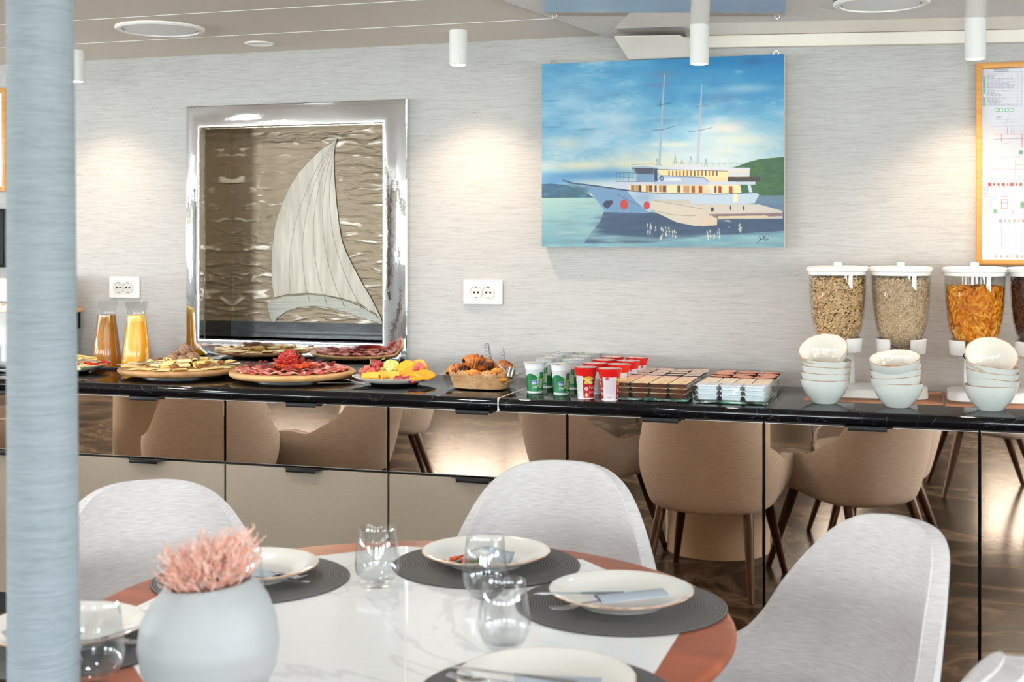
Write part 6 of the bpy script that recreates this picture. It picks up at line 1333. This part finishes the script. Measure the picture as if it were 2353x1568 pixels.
def cereal(name, x, level, m, n, sz, label, cat, bulge=.004, seed=1):
    """a bed of loose flakes filling the canister up to a level"""
    c = cpos(x, DW); c.z += .0018; r2 = random.Random(seed); bm = nb()
    can = [(.018, .150), (.022, .168), (.048, .1835), (.065, .198), (.077, .227), (.0855, .267), (.0905, .315), (.093, .37), (.0935, .418)]
    zs = [z for r, z in can]; rs = [r for r, z in can]; rad = lambda z: float(np.interp(z, zs, rs))
    core = [(0, .150)]+[(rad(z)-.007, z) for z in np.linspace(.152, level-.006, 18)]+[(0, level-.002)]
    add_lathe(bm, core, 40)
    for i in range(n):
        top = i < n*.22
        if top: z = level+r2.uniform(-.005, .004); r = rad(level)*math.sqrt(r2.random())*.97; th = r2.random()*2*PI
        else:
            z = .158+(level-.158)*r2.random()**.75; r = rad(z)-.003-r2.random()*.004; th = -PI*1.15+r2.random()*PI*1.3
        nrm = Vector((math.cos(th), math.sin(th), -.25)) if not top else Vector((0, 0, 1)); nrm += Vector((r2.gauss(0, .55), r2.gauss(0, .55), r2.gauss(0, .55))); nrm.normalize()
        s = sz*(.6+.8*r2.random()); t1 = nrm.orthogonal().normalized(); t2 = nrm.cross(t1); P_ = Vector((r*math.cos(th), r*math.sin(th), z))
        el_ = 1 if m == 'flakes' else .62; k = 7; ph = r2.random()*6
        ring = [bm.verts.new(P_+(t1*math.cos(ph+2*PI*j/k)+t2*math.sin(ph+2*PI*j/k)*el_)*s*(.85+.3*r2.random())+nrm*(.25*s*math.cos(2*(ph+2*PI*j/k)))) for j in range(k)]
        cc = bm.verts.new(P_-nrm*s*.15); 
        for j in range(k): bm.faces.new((ring[j], ring[(j+1) % k], cc))
    # keep strictly inside the canister
    for v in bm.verts:
        z = max(.151, v.co.z); lim = rad(z)-.0008; q = math.hypot(v.co.x, v.co.y)
        if q > lim: v.co.x *= lim/q; v.co.y *= lim/q
        v.co.z = z
    me = bpy.data.meshes.new(name); bm.to_mesh(me); bm.free(); me.materials.append(M[m]); o = bpy.data.objects.new(name, me); COL.objects.link(o); o.location = c
    return tag(o, label, cat, kind='stuff')
dispenser(1925, 2070, 'white double cereal dispenser holding muesli and oats, left one'); dispenser(2240, 2392, 'white double cereal dispenser holding corn flakes and chocolate cereal, right one')
cereal('muesli', 1925, .400, 'muesli', 5200, .0042, 'muesli with dark raisins filling the first clear canister', 'muesli', seed=1)
cereal('rolled_oats', 2070, .402, 'oats', 6500, .0032, 'pale rolled oats filling the second clear canister', 'oats', seed=2)
cereal('corn_flakes', 2240, .368, 'flakes', 1900, .0088, 'golden corn flakes in the third clear canister', 'corn flakes', seed=3)
cereal('chocolate_cereal', 2392, .402, 'choccereal', 3600, .0048, 'dark chocolate cereal in the last canister, cut by the right edge', 'cereal', seed=4)
# ------------------------------------------------------------------ bowls
def make_bowl():
    t = thing('cereal_bowl', 'x', 'bowl')
    out = [(0, 0), (.036, 0), (.038, .002), (.049, .014), (.064, .033), (.0735, .052), (.0775, .070), (.0785, .078)]
    bm = nb(); add_lathe(bm, out+[(.0765, .0785), (.075, .070), (.071, .052), (.062, .035), (.047, .017), (.036, .007), (0, .005)], 72); obj('body', bm, 'bowl', t, smooth=60)
    bm = nb(); add_lathe(bm, [(.0775+.0015*math.cos(k*PI/3), .0783+.0012*math.sin(k*PI/3)) for k in range(6)], 72, closed=True); obj('rim_line', bm, 'rimbrown', t)['label'] = 'brown glazed rim'
    bm = nb(); add_lathe(bm, [(.0762, .0787), (.0746, .070), (.0706, .052), (.0616, .0352), (.0466, .0172), (.036, .0074), (0, .0054)], 64); obj('inner_glaze', bm, 'plate', t, smooth=60)['label'] = 'cream glazed inside'
    return t
b0 = make_bowl(); fb = True
STK = [('left stack, in front of the muesli', (1895, 930), [(0, 0, 0), (.021, .0, .02), (.042, .0, .03), (.063, .02, .04), (.063, .60, -.12)], (.003, .006)),
       ('middle stack, in front of the oats', (2063, 939), [(0, 0, 0), (.018, .02, -.09), (.040, .02, -.06), (.060, .03, -.05), (.079, .26, -.08)], (-.003, .0)),
       ('right stack, in front of the corn flakes', (2276, 946), [(0, 0, 0), (.021, .0, .12), (.043, .05, .10), (.062, .06, .12), (.064, .70, .12)], (-.004, .0))]
for nm, (x, y), lv, dr in STK:
    p = at_z(x, y-3, TOP); a = math.atan2(p.x, p.y)          # tilt towards the room, seen from the table
    for i, (dz, tx, ty) in enumerate(lv):
        top = i == len(lv)-1; lift = .046 if (top and tx > .5) else 0
        loc = (p.x+dr[0]*i*.3, p.y+(.012*i*.1)+(.032 if lift else 0), TOP+dz*1.0+lift+(abs(ty)*.03 if i else 0)+.0006)
        lb = 'speckled bowl, %s of the %s' % (('bottom one', 'second from the bottom', 'third from the bottom', 'fourth from the bottom', 'tilted top one' if lift else 'top one')[i], nm)
        rot = (tx, ty, 0)
        if fb: b0.location = loc; b0.rotation_euler = rot; b0['label'] = lb; b0['group'] = 'stacked breakfast bowls'; fb = False
        else: dup(b0, loc, rot, lb, 'stacked breakfast bowls')
